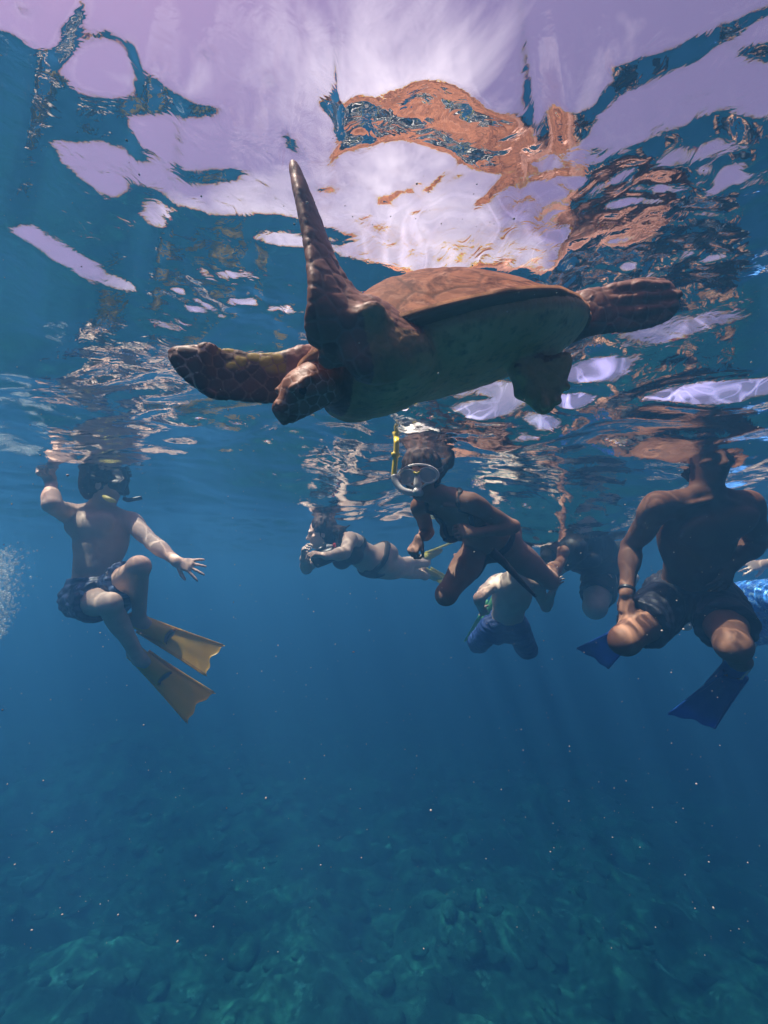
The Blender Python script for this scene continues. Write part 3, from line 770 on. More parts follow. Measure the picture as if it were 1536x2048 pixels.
# ------------------------------------------------------------------ people
def perp(a, ref):
    a = nrm(a); r = np.asarray(ref, float); return nrm(r - a * (a @ r))
def hand(F, w, d, pn, side, curl=(.35, .35, .3), spread=.10, sc=1.0, thumb=.7, k=.006):
    """palm and five fingers; w wrist, d pointing direction, pn the way the palm faces, side +1/-1 where the thumb sits"""
    d = nrm(d); pn = perp(d, pn); lat = np.cross(d, pn) * side
    F.slab(w - d * .012 * sc, w + d * .080 * sc, .026 * sc, .038 * sc, .017 * sc, .0145 * sc, lat, .014, cap=.016 * sc)
    Ls = (.074, .083, .077, .060)
    for i in range(4):
        o = (1.5 - i) * .0205 * sc
        b = w + d * (.084 - .004 * abs(i - 1)) * sc + lat * o
        fd = nrm(d + lat * (1.5 - i) * spread * 1.6); p = b; r = .0088 * sc; ang = 0
        F.cone(w + d * .05 * sc + lat * o * .9, b, .010 * sc, r, k)
        for s_, f_ in enumerate((.45, .31, .24)):
            ang += curl[s_] * (1 + .10 * i)
            q = p + (fd * math.cos(ang) + pn * math.sin(ang)) * Ls[i] * f_ * sc
            F.cone(p, q, r, r * .92, k * .6); p = q; r *= .92
    p = w + d * .020 * sc + lat * .026 * sc + pn * .006 * sc
    td = nrm(d * (1 - .45 * thumb) + lat * thumb + pn * .35)
    q = p + td * .042 * sc; F.cone(p, q, .0135 * sc, .0105 * sc, k)
    td2 = nrm(td + d * .5 + pn * curl[1] * .6); F.cone(q, q + td2 * .031 * sc, .0102 * sc, .0085 * sc, k * .6)
def foot(F, ank, d, up, sc=1.0):
    d = nrm(d); up = perp(d, up); lat = np.cross(d, up)
    heel = ank - d * .045 * sc - up * .055 * sc; toe = ank + d * .155 * sc - up * .062 * sc
    F.ball(heel, .034 * sc, .02); F.cone(ank, heel, .038 * sc, .034 * sc, .02)
    F.slab(heel, toe, .034 * sc, .044 * sc, .030 * sc, .016 * sc, lat, .02)
    F.slab(ank - up * .012 * sc, toe - d * .03 * sc, .032 * sc, .035 * sc, .03 * sc, .016 * sc, lat, .02)
    for i in range(5):
        b = toe + lat * (i - 2) * .017 * sc; F.cone(b, b + d * (.040 - .005 * abs(i - 1)) * sc, .011 * sc, .009 * sc, .006)
def head(F, hc, hf, hu, sc=1.0, ears=True):
    hf = nrm(hf); hu = perp(hf, hu); hl = np.cross(hu, hf)
    def p(x, y, z): return hc + (hf * x + hl * y + hu * z) * sc
    F.ell(p(-.012, 0, .028), hf, .096 * sc, hl, .076 * sc, .092 * sc, .02)
    F.ell(p(.022, 0, -.045), hf, .068 * sc, hl, .056 * sc, .074 * sc, .03)
    F.ell(p(.058, 0, -.092), hf, .026 * sc, hl, .024 * sc, .020 * sc, .02)
    F.cone(p(.080, .032, .018), p(.080, -.032, .018), .014 * sc, .014 * sc, .012)
    F.cone(p(.086, 0, .005), p(.108, 0, -.030), .009 * sc, .013 * sc, .010)
    for s in (1, -1):
        F.ball(p(.096, s * .012, -.034), .008 * sc, .006)
        F.ell(p(.060, s * .040, -.022), hf, .022 * sc, hl, .022 * sc, .018 * sc, .015)
        F.ball(p(.097, s * .031, .000), .012 * sc, .008, sub=True)
        if ears: F.ell(p(-.006, s * .078, -.008), hu, .031 * sc, hf, .018 * sc, .008 * sc, .006)
    F.ell(p(.082, 0, -.062), hl, .024 * sc, hf, .011 * sc, .007 * sc, .005); F.ell(p(.079, 0, -.073), hl, .021 * sc, hf, .011 * sc, .007 * sc, .005)
    return p
def bounds(j, m=.24):
    a = np.array([q for k, q in j.items() if not k.startswith('_')]); return a.min(0) - m, a.max(0) + m

class Human:
    """joints j: neck, pelvis, shL, shR, elL, elR, wrL, wrR, hipL, hipR, knL, knR, anL, anR, head (world points)"""
    def __init__(s, j, label, front, hf, hu, female=False, sc=1.0, build=1.0, h=.0068, lim=None, hands=None, feet=None, heads=True, group=None, legs=True, skin=None):
        s.j = j; s.sc = sc; s.female = female
        s.u = nrm(j['neck'] - j['pelvis']); s.f = perp(s.u, front)
        s.l = np.cross(s.u, s.f)                                    # the figure's own left
        lo, hi = bounds(j)
        if lim is not None: lo = np.maximum(lo, lim[0]); hi = np.minimum(hi, lim[1])
        s.F = F = Field(lo, hi, h)
        s.root = empty('person', j['pelvis']); tag(s.root, label, 'person', group or 'snorkelers around the turtle')
        u, f, l, b = s.u, s.f, s.l, sc * build
        pel, nk = j['pelvis'], j['neck']; T = np.linalg.norm(nk - pel) / .52
        def q(x, y, z): return pel + l * x * b + f * y * b + u * z * T
        s.q = q; k = .03
        if female:
            F.ell(q(0, -.005, .345), l, .128 * b, f, .088 * b, .15 * T, k)
            F.slab(q(0, 0, .06), q(0, 0, .27), .122 * b, .106 * b, .088 * b, .076 * b, l, k, cap=.05)
            F.ell(q(0, -.005, .0), l, .158 * b, f, .104 * b, .115 * T, k)
            for sgn in (1, -1): F.ell(q(sgn * .068, .075, .325), l, .058 * b, f, .052 * b, .056 * b, .02)
        else:
            F.ell(q(0, -.005, .345), l, .150 * b, f, .108 * b, .175 * T, k)
            F.slab(q(0, 0, .06), q(0, 0, .27), .130 * b, .134 * b, .095 * b, .095 * b, l, k, cap=.05)
            F.ell(q(0, -.005, .0), l, .150 * b, f, .108 * b, .115 * T, k)
            for sgn in (1, -1):
                F.ell(q(sgn * .076, .080, .395), l, .080 * b, u, .062 * b, .030 * b, .04)
                for zz in (.155, .215, .27): F.ell(q(sgn * .036, .090, zz), l, .033 * b, u, .027 * b, .007 * b, .02)
                F.ell(q(sgn * .115, -.03, .33), u, .13 * b, f, .06 * b, .035 * b, .03)
        for sgn in (1, -1): F.ell(q(sgn * .075, -.065, -.045), l, .080 * b, u, .088 * b, .070 * b, .03)
        for sd in ('L', 'R'):
            sh = j['sh' + sd]; r = (.043 if female else .053) * b
            F.cone(q(0, -.01, .455), sh, .055 * b, r * 1.05, .035)
            F.cone(nk + u * .015, lerp(nk, sh, .70), .036 * b, .028 * b, .03)
            F.cone(lerp(nk, sh, .15) + f * .055 * b, sh + f * .03 * b - u * .01, .011, .012, .014)          # collarbone
        # neck and head
        if heads:
            hc = j['head']
            F.cone(nk - u * .01, hc - perp(hf, hu) * .07 * sc - nrm(hf) * .015, .056 * (.86 if female else 1.05) * b, .052 * (.85 if female else 1.05) * sc, .022)
            s.hp = head(F, hc, hf, hu, sc * (.95 if female else 1.0))
        m = (.80 if female else 1.0) * b
        for sd in ('L', 'R'):
            sh, el, wr = j['sh' + sd], j['el' + sd], j['wr' + sd]
            a = nrm(el - sh); out = nrm(sh - nk)
            F.ell(lerp(sh, el, .14) + out * .006, a, .085 * m, np.cross(a, out) if abs(a @ out) < .95 else f, .058 * m, .056 * m, .02)
            F.cone(sh, el, .050 * m, .040 * m, .018)
            F.ell(lerp(sh, el, .55) + perp(a, f) * .012, a, .095 * m, f + .01 * u, .046 * m, .043 * m, .02)
            e = nrm(wr - el); F.cone(el, wr, .040 * m, .0275 * m, .012)
            F.ell(lerp(el, wr, .28), e, .085 * m, f + .013 * l, .047 * m, .042 * m, .02)
            F.ball(el, .040 * m, .01)
        if hands:
            for sd, kw in hands.items(): hand(F, j['wr' + sd], **kw)
        if legs:
            for sd in ('L', 'R'):
                hp_, kn, an = j['hip' + sd], j['kn' + sd], j['an' + sd]
                if kn is None: continue
                a = nrm(kn - hp_); ml = (0.92 if female else 1.0) * b
                F.cone(hp_, kn, .088 * ml, .056 * ml, .03)
                F.ell(lerp(hp_, kn, .38), a, .19 * ml, f + .01 * l, .086 * ml, .084 * ml, .03)
                F.ell(kn, a, .068 * ml, f + .01 * l, .056 * ml, .056 * ml, .02)
                e = nrm(an - kn)
                kneefront = perp(e, a - .15 * e) if np.linalg.norm(a - e * (a @ e)) > .15 else perp(e, f)
                F.ball(kn + kneefront * .024, .036 * ml, .02)
                F.cone(kn, an, .050 * ml, .034 * ml, .02)
                F.ell(lerp(kn, an, .28) - kneefront * .022, e, .125 * ml, kneefront, .046 * ml, .052 * ml, .025)
        if feet:
            for sd, kw in feet.items(): foot(F, j['an' + sd], sc=sc, **kw)
        s.skin = skin
    def snap(s, p):
        F = s.F; p = np.array(p, float)
        def val(p):
            g = np.clip((p - F.lo) / F.h, 0, F.n - 1.01); i = g.astype(int); w = g - i; o = 0
            for a in (0, 1):
                for b in (0, 1):
                    for c in (0, 1): o += F.F[i[0] + a, i[1] + b, i[2] + c] * (w[0] if a else 1 - w[0]) * (w[1] if b else 1 - w[1]) * (w[2] if c else 1 - w[2])
            return o
        for _ in range(8):
            d = val(p); e = F.h
            g = np.array([val(p + e * x) - val(p - e * x) for x in np.eye(3)])
            p = p - nrm(g) * np.clip(d, -.03, .03)
        return p
    def surf(s, c, d, m=.26):
        F = s.F; d = nrm(d)
        for t in np.arange(0.02, m, F.h * .6):
            g = np.clip(np.round((c + d * t - F.lo) / F.h).astype(int), 0, F.n - 1)
            if F.F[tuple(g)] > 0: return c + d * t
        return c + d * m
    def ribbon(s, G, pts, r, n=22):
        q_ = [s.snap(p) for p in spline(pts, n)]
        for a, b in zip(q_[:-1], q_[1:]): G.cone(a, b, r, r, .002)
    def girdle(s, G, z, r, drop=0.0, n=40):
        q_ = []
        for t in np.linspace(0, 2 * math.pi, n + 1):
            q_.append(s.surf(s.q(0, 0, z + drop * math.sin(t)), s.l * math.cos(t) + s.f * math.sin(t)))
        for a, b in zip(q_[:-1], q_[1:]): G.cone(a, b, r, r, .002)
    def finish(s):
        v, Q = s.F.mesh(2)
        s.body = link('body', mesh_np('body', v, Q, s.j['pelvis']), s.skin, s.root); return s.body
    def cloth(s, name, region, off, mat, label=None, wr=0.0, relax=2, fr=26):
        """cloth that follows the body: the body's own surface pushed out by off, kept inside region"""
        G = region; G.F = np.maximum(s.F.F - off, G.F)
        v, Q = G.mesh(relax)
        if wr:
            n_ = normals(v, Q); v = v + n_ * (wr * fbm(v * fr * V(1, 1, .6), 3, 12))[:, None]
        o = link(name, mesh_np(name, v, Q, s.j['pelvis']), mat, s.root)
        if label: o['label'] = label
        return o
    def part(s, name, vf, mat, parent=None, label=None, smooth=True):
        o = link(name, mesh_py(name, vf[0], vf[1], s.j['pelvis'], smooth), mat, parent or s.root)
        if label: o['label'] = label
        return o
    def shorts(s, mat, frac=.55, off=.016, label=None, h=.0075, wr=.006, hem=.012, waist=.085, ringpat=None):
        """loose swim shorts with their own legs, cut at the waist and at both hems"""
        j = s.j; b = s.sc
        pts = [j['pelvis'], j['hipL'], j['hipR'], lerp(j['hipL'], j['knL'], frac), lerp(j['hipR'], j['knR'], frac)]
        a = np.array(pts); G = Field(a.min(0) - .22, a.max(0) + .22, h)
        G.ell(s.q(0, -.005, .0), s.l, .150 * b + off, s.f, .108 * b + off, .115 + off, .03)
        G.slab(s.q(0, 0, -.01), s.q(0, 0, .15), .142 * b + off * .6, .134 * b + off * .6, .104 * b + off * .6, .098 * b + off * .6, s.l, .03, cap=.05)
        for sgn in (1, -1): G.ell(s.q(sgn * .075, -.065, -.045), s.l, .080 * b + off, s.u, .088 * b + off, .070 * b + off, .03)
        G.plane(s.q(0, 0, waist), s.u)
        for sd in ('L', 'R'):
            K = G.clone(); hp_, kn = j['hip' + sd], j['kn' + sd]; e = lerp(hp_, kn, frac)
            K.cone(hp_, lerp(hp_, kn, frac + .3), .090 * b + off, .080 * b + off + hem, .03)
            K.plane(e, nrm(kn - hp_))
            A = G.F; B = K.F; kk = .02; hh = np.clip(.5 + .5 * (A - B) / kk, 0, 1); G.F = A * (1 - hh) + B * hh - kk * hh * (1 - hh)
        v, Q = G.mesh(1)
        n_ = normals(v, Q)
        x = np.stack([(v - s.j['pelvis']) @ s.l, (v - s.j['pelvis']) @ s.f, (v - s.j['pelvis']) @ s.u], 1)
        w = fbm(x * V(14, 14, 34), 3, 3) * wr + wr * .5 * np.sin(x[:, 2] * 120 + 6 * fbm(x * 9, 2, 5))
        v = v + n_ * w[:, None]
        o = link('swim_shorts', mesh_np('swim_shorts', v, Q, s.j['pelvis']), mat, s.root)
        if label: o['label'] = label
        return o

def fin(H, heel, d, top, mat, length=.50, width=.20, label=None, pocket=.23, bend=0.0, dark=None):
    """rubber swim fin: open foot pocket, flaring blade with a notched end, rails along both edges"""
    d = nrm(d); top = perp(d, top); lat = np.cross(d, top)
    def p(x, y, z): return heel + d * x + lat * y + top * z
    root = None
    # foot pocket: a sleeve round the foot, open at heel and toe
    rings = 13; seg = 20; v = []; f = []
    for i in range(rings):
        t = i / (rings - 1); x = -.02 + t * (pocket + .02)
        hw = lerp(.044, .052, t); hz = lerp(.046, .026, t ** .8); zc = lerp(.012, .006, t)
        for shell in (0, 1):
            for k in range(seg):
                th = 2 * math.pi * k / seg; r = 1.0 - .10 * shell
                tilt = -.035 * (math.sin(th) > 0) * math.sin(th) * (1 if i == 0 else (0.6 if i == 1 else 0)) * -1
                xe = x + (.05 * max(0, math.sin(th)) * (1 - t) ** 3) - (.03 * max(0, math.sin(th)) * t ** 6)
                v.append(p(xe, hw * r * math.cos(th), zc + hz * r * math.sin(th)))
    st_ = 2 * seg
    for i in range(rings - 1):
        for k in range(seg):
            k2 = (k + 1) % seg
            f.append([i * st_ + k, i * st_ + k2, (i + 1) * st_ + k2, (i + 1) * st_ + k])
            f.append([i * st_ + seg + k2, i * st_ + seg + k, (i + 1) * st_ + seg + k, (i + 1) * st_ + seg + k2])
    for i in (0, rings - 1):
        for k in range(seg):
            k2 = (k + 1) % seg; q_ = [i * st_ + k, i * st_ + k2, i * st_ + seg + k2, i * st_ + seg + k]
            f.append(q_[::-1] if i == 0 else q_)
    o = H.part('fin', (v, f), mat, None, label)
    # blade
    nu, nv_ = 26, 17; x0 = .075; grid = [[], []]
    for sd in (0, 1):
        for i in range(nu):
            u = i / (nu - 1)
            for k in range(nv_):
                w = 2 * k / (nv_ - 1) - 1
                xe = x0 + (length - x0) * u - (u ** 3) * (.030 * (1 - abs(w) ** 1.8) + .010 * math.cos(w * 7.0) - .010 * abs(w) ** 6)
                hw = lerp(.046, width * .5, u ** 1.15)
                z = -.032 + bend * u * u + .006 * math.cos(w * 6.3) * u * (1 - u) + .004 * w * w
                th = lerp(.006, .0028, u)
                grid[sd].append(p(xe, w * hw, z + (th if sd == 0 else -th)))
    n1 = nu * nv_; v = grid[0] + grid[1]; f = []
    for i in range(nu - 1):
        for k in range(nv_ - 1):
            a = i * nv_ + k; q_ = [a, a + nv_, a + nv_ + 1, a + 1]
            f.append(q_); f.append([x + n1 for x in q_[::-1]])
    for i in range(nu - 1):
        for k in (0, nv_ - 1):
            a = i * nv_ + k; f.append([a, a + nv_, a + nv_ + n1, a + n1] if k else [a + n1, a + nv_ + n1, a + nv_, a])
    for k in range(nv_ - 1):
        for i in (0, nu - 1):
            a = i * nv_ + k; f.append([a, a + 1, a + 1 + n1, a + n1])
    H.part('blade', (v, f), mat, o)
    for sgn in (1, -1):
        pts = []
        for i in range(14):
            u = i / 13; hw = lerp(.047, width * .5, u ** 1.15)
            pts.append(p(x0 - .03 + (length - x0 + .03 - .012) * u, sgn * (hw if u > .06 else .046), -.031 + bend * u * u + .004))
        H.part('rail', tube(pts, [lerp(.013, .0055, i / 13) for i in range(14)], 8, ax=top, flat=.6), mat, o)
    if dark is not None:  # black sheet in place of the shade inside the toe hole
        pts = [p(pocket + .005 - .02 * math.sin(math.pi * i / 12) , -.043 + .086 * i / 12, .006 + .020 * math.sin(math.pi * i / 12)) for i in range(13)]
        v = pts + [p(pocket - .004, -.043 + .086 * i / 12, -.012) for i in range(13)]
        H.part('toe_hole_shade', (v, [[i, i + 1, 14 + i, 13 + i] for i in range(12)]), dark, o)
    return o

# ------------------------------------------------------------------ what they wear
SKIN_PALE = mat_skin('skin_fair', (0.60, 0.45, 0.37))
SKIN_TAN = mat_skin('skin_tan', (0.31, 0.175, 0.125))
SKIN_BROWN = mat_skin('skin_brown', (0.19, 0.092, 0.058))
NAVY = mat_simple('navy_cloth', (0.006, 0.007, 0.014), (0.014, 0.017, 0.034), 9, .55, .3, .004)
BLACK = mat_simple('black_cloth', (0.010, 0.009, 0.010), (0.022, 0.020, 0.022), 14, .6, .2, .003)
BLUEC = mat_simple('blue_cloth', (0.018, 0.045, 0.17), (0.032, 0.075, 0.26), 9, .6, .2, .003)
HAIR = mat_simple('dark_hair', (0.012, 0.007, 0.006), (0.05, 0.024, 0.016), 60, .7, .6, .006, .15, stretch=(1, 1, .12))
YELLOW = mat_simple('yellow_rubber', (0.92, 0.50, 0.045), (0.97, 0.60, 0.08), 6, .38, .15, .003)
FINBLUE = mat_simple('blue_rubber', (0.012, 0.075, 0.36), (0.022, 0.11, 0.48), 6, .38, .15, .003)
FINGREEN = mat_simple('green_rubber', (0.18, 0.60, 0.22), (0.30, 0.72, 0.32), 6, .4, .15, .003)
FINLIME = mat_simple('lime_rubber', (0.60, 0.55, 0.10), (0.70, 0.62, 0.16), 6, .4, .15, .003)
DARKR = mat_simple('black_rubber', (0.010, 0.010, 0.012), (0.02, 0.02, 0.024), 12, .35, .1, .002)
YPLAST = mat_simple('yellow_plastic', (0.66, 0.50, 0.03), (0.78, 0.62, 0.06), 12, .3, .1, .002)
for m_, c_ in ((YELLOW, (0.95, 0.60, 0.08)), (FINBLUE, (0.01, 0.10, 0.5)), (FINLIME, (.7, .65, .1)), (FINGREEN, (.2, .8, .3))):
    n_, l_ = m_.node_tree.nodes, m_.node_tree.links      # thin rubber lets some light through
    tl = n_.new('ShaderNodeBsdfTranslucent'); tl.inputs['Color'].default_value = (*c_, 1); ms = n_.new('ShaderNodeMixShader'); ms.inputs[0].default_value = .38
    l_.new(n_['Principled BSDF'].outputs[0], ms.inputs[1]); l_.new(tl.outputs[0], ms.inputs[2]); l_.new(ms.outputs[0], n_['Material Output'].inputs['Surface'])
def mat_clear(name, c, alpha, rough=.08):
    m, n, l, b = new_mat(name)
    b.inputs['Base Color'].default_value = (*c, 1); b.inputs['Roughness'].default_value = rough; b.inputs['Alpha'].default_value = alpha
    f = noise(n, l, 30, 3); bump(n, l, b, f, .1, .002)
    return m
CLEAR = mat_clear('clear_silicone', (0.66, 0.64, 0.60), .72, .3)
LENS = mat_clear('lens_glass', (0.50, 0.50, 0.48), .85, .06)
FRAME = mat_clear('clear_plastic', (0.80, 0.78, 0.76), .80, .2)
def mat_patterned():
    m, n, l, b = new_mat('patterned_cloth')
    f = noise(n, l, 13, 4, .6, 3.0); g = noise(n, l, 30, 3, .5, 2.0)
    c = mixc(n, l, ramp(n, l, f, .42, .56), (0.015, 0.10, 0.48), (0.05, 0.28, 0.78))
    c = mixc(n, l, ramp(n, l, g, .56, .64), c, (0.30, 0.58, 0.85))
    l.new(c, b.inputs['Base Color']); b.inputs['Roughness'].default_value = .6; bump(n, l, b, f, .3, .004)
    return m
PATTERN = mat_patterned()
def mat_navy_print():
    m, n, l, b = new_mat('navy_print_cloth')
    f = noise(n, l, 7, 3, .5, 2.2); g = noise(n, l, 16, 4)
    c = mixc(n, l, ramp(n, l, g, .4, .65), (0.012, 0.018, 0.05), (0.035, 0.06, 0.16))
    c = mixc(n, l, ramp(n, l, f, .60, .66), c, (0.13, 0.22, 0.40))
    l.new(c, b.inputs['Base Color']); b.inputs['Roughness'].default_value = .5; bump(n, l, b, g, .3, .004)
    return m
NAVYP = mat_navy_print()

def hair_cap(H, hf, hu, long=0.0, back=None, mat=HAIR, r=1.0, seed=3):
    j = H.j; hf = nrm(hf); hu = perp(hf, hu); hl = np.cross(hu, hf); hc = j['head']; sc = H.sc
    G = Field(hc - .34, hc + .34, .007)
    def p(x, y, z): return hc + (hf * x + hl * y + hu * z) * sc
    G.ell(p(-.026, 0, .040), hf, .096 * sc * r, hl, .088 * sc * r, .098 * sc * r, .02)
    G.ell(p(-.055, 0, -.02), hf, .066 * sc, hl, .080 * sc, .085 * sc, .03)
    if long:
        for k in range(9):
            y = (k - 4) * .019; a = p(-.06 - .03 * (1 - abs(y) / .08), y, .02)
            d = np.asarray(back) + hl * y * 3.0 + rng.normal(0, .18, 3); G.chain([a, a + nrm(d) * long * .5, a + nrm(d) * long + rng.normal(0, .03, 3)], [.030, .022, .006], .02)
    v, Q = G.mesh(1); n_ = normals(v, Q)
    v = v + n_ * (.006 * fbm(v * V(60, 60, 22), 3, seed))[:, None]
    return link('hair', mesh_np('hair', v, Q, j['pelvis']), mat, H.root)

def dive_mask(H, frame_m, lens_m, skirt_m, hf, hu, sc=1.0, strap_m=None):
    hf = nrm(hf); hu = perp(hf, hu); hl = np.cross(hu, hf); hc = H.j['head']; S = H.sc * sc
    def p(x, y, z): return hc + (hf * x + hl * y + hu * z) * S
    def out(a, k=1.0, x=0.0):
        """outline of the whole mask: wide, notched over the nose"""
        y = .088 * k * math.cos(a); z = .043 * k * math.sin(a) * (1 + .12 * math.sin(a)) + .004
        if math.sin(a) < 0: z += -.020 * math.exp(-(y / .020) ** 2) + .012 * math.exp(-((abs(y) - .048) / .02) ** 2) * 0
        return p(.112 + x - 2.6 * y * y, y, z)
    N = 48
    rings = [[out(2 * math.pi * i / N, k, x) for i in range(N)] for k, x in ((.90, .008), (.98, .004), (1.0, -.010), (.96, -.050))]
    v = sum(rings, []); f = []
    for r in range(3):
        for i in range(N): f.append([r * N + i, r * N + (i + 1) % N, (r + 1) * N + (i + 1) % N, (r + 1) * N + i])
    mk = H.part('mask', (v, f), skirt_m)
    pts = [out(2 * math.pi * i / N, .97, .006) for i in range(N + 1)]
    H.part('frame', tube(pts, .0042 * S, 8, cap=False), frame_m, mk)
    for s in (1, -1):
        c = []
        for ring in range(5):
            k = ring / 4
            for i in range(28):
                a = 2 * math.pi * i / 28
                y = s * .043 + .036 * k * math.cos(a) * (1 + .0 * s); z = .003 + .031 * k * math.sin(a) - .004 * k * math.cos(a) * s
                c.append(p(.121 - 2.6 * y * y + .002 * (1 - k * k), y, z))
        ff = []
        for ring in range(4):
            for i in range(28): ff.append([ring * 28 + i, ring * 28 + (i + 1) % 28, (ring + 1) * 28 + (i + 1) % 28, (ring + 1) * 28 + i])
        H.part('lens', (c, ff), lens_m, mk)
        H.part('lens_rim', tube([c[4 * 28 + i % 28] for i in range(29)], .0030 * S, 8, cap=False), frame_m, mk)
    G = Field(p(.10, 0, -.03) - .06, p(.10, 0, -.03) + .06, .004)
    G.cone(p(.116, 0, .016), p(.124, 0, -.032), .010 * S, .018 * S, .01)
    vv, Q = G.mesh(1); o = link('nose_pocket', mesh_np('nose_pocket', vv, Q, H.j['pelvis']), skirt_m, mk)
    sp = [p(.085 * math.cos(t) - .015, .0 + .094 * math.sin(t), .012 + .03 * (1 - math.cos(t)) * .5) for t in np.linspace(.75, 2 * math.pi - .75, 30)]
    H.part('strap', tube(sp, .010 * S, 8, ax=hu, flat=.28), strap_m or DARKR, mk)
    return mk, p

# ------------------------------------------------------------------ the swimmers
def man_left():
    j = dict(neck=P(203, 1012, 2.56), pelvis=P(190, 1186, 2.47), shR=P(139, 1026, 2.52), shL=P(261, 1042, 2.58), head=P(208, 968, 2.54))
    j['elR'] = J(j['shR'], 103, 1010, .27, -1); j['wrR'] = J(j['elR'], 102, 965, .235, +1)
    j['elL'] = J(j['shL'], 305, 1085, .28, -1); j['wrL'] = J(j['elL'], 355, 1124, .245, -1)
    j['hipR'] = j['pelvis'] + cv(-.085, -.035, 0); j['hipL'] = j['pelvis'] + cv(.09, -.015, .02)
    j['knR'] = J(j['hipR'], 219, 1208, .42, -1); j['anR'] = J(j['knR'], 279, 1318, .41, +1)
    j['knL'] = J(j['hipL'], 277, 1134, .42, -1); j['anL'] = J(j['knL'], 279, 1240, .41, +1)
    hf, hu = cv(.80, -.12, .25), cv(.05, 1, 0)
    dR, tR = cv(.61, -.70, .22), cv(.28, .33, -1); dL, tL = cv(.85, -.50, .16), cv(.25, .50, -.75)
    H = Human(j, 'pale man with one fist raised, in navy shorts and yellow swim fins', cv(-.08, .05, -1), hf, hu, h=.0066, skin=SKIN_PALE,
              hands={'R': dict(d=cv(-.1, .75, -.35), pn=cv(.3, -.2, -1), side=1, curl=(1.25, 1.45, .9), spread=.02, thumb=.3),
                     'L': dict(d=cv(.92, -.22, -.12), pn=cv(-.1, -.45, .9), side=-1, curl=(.16, .2, .15), spread=.22, thumb=.8)},
              feet={'R': dict(d=dR, up=tR), 'L': dict(d=dL, up=tL)})
    H.shorts(NAVYP, .60, .018)
    H.finish()
    hair_cap(H, hf, hu, r=1.04)
    mk, p = dive_mask(H, DARKR, DARKR, DARKR, hf, hu)
    s = H.part('snorkel', tube(spline([p(.120, -.02, -.070), p(.150, -.03, -.075), p(.185, -.03, -.062), p(.215, -.02, -.05)], 12), .0125, 10), DARKR)
    H.part('mouthpiece', tube(spline([P(206, 992, 2.42), P(219, 999, 2.40), P(232, 1004, 2.42)], 8), [.006, .012, .014, .014, .014, .013, .010, .006], 10), FINLIME, s)
    fin(H, j['anR'] - nrm(dR) * .035 - perp(dR, tR) * .058, dR, tR, YELLOW, .52, .215, dark=DARKR)
    fin(H, j['anL'] - nrm(dL) * .035 - perp(dL, tL) * .058, dL, tL, YELLOW, .53, .20, dark=DARKR)
man_left()

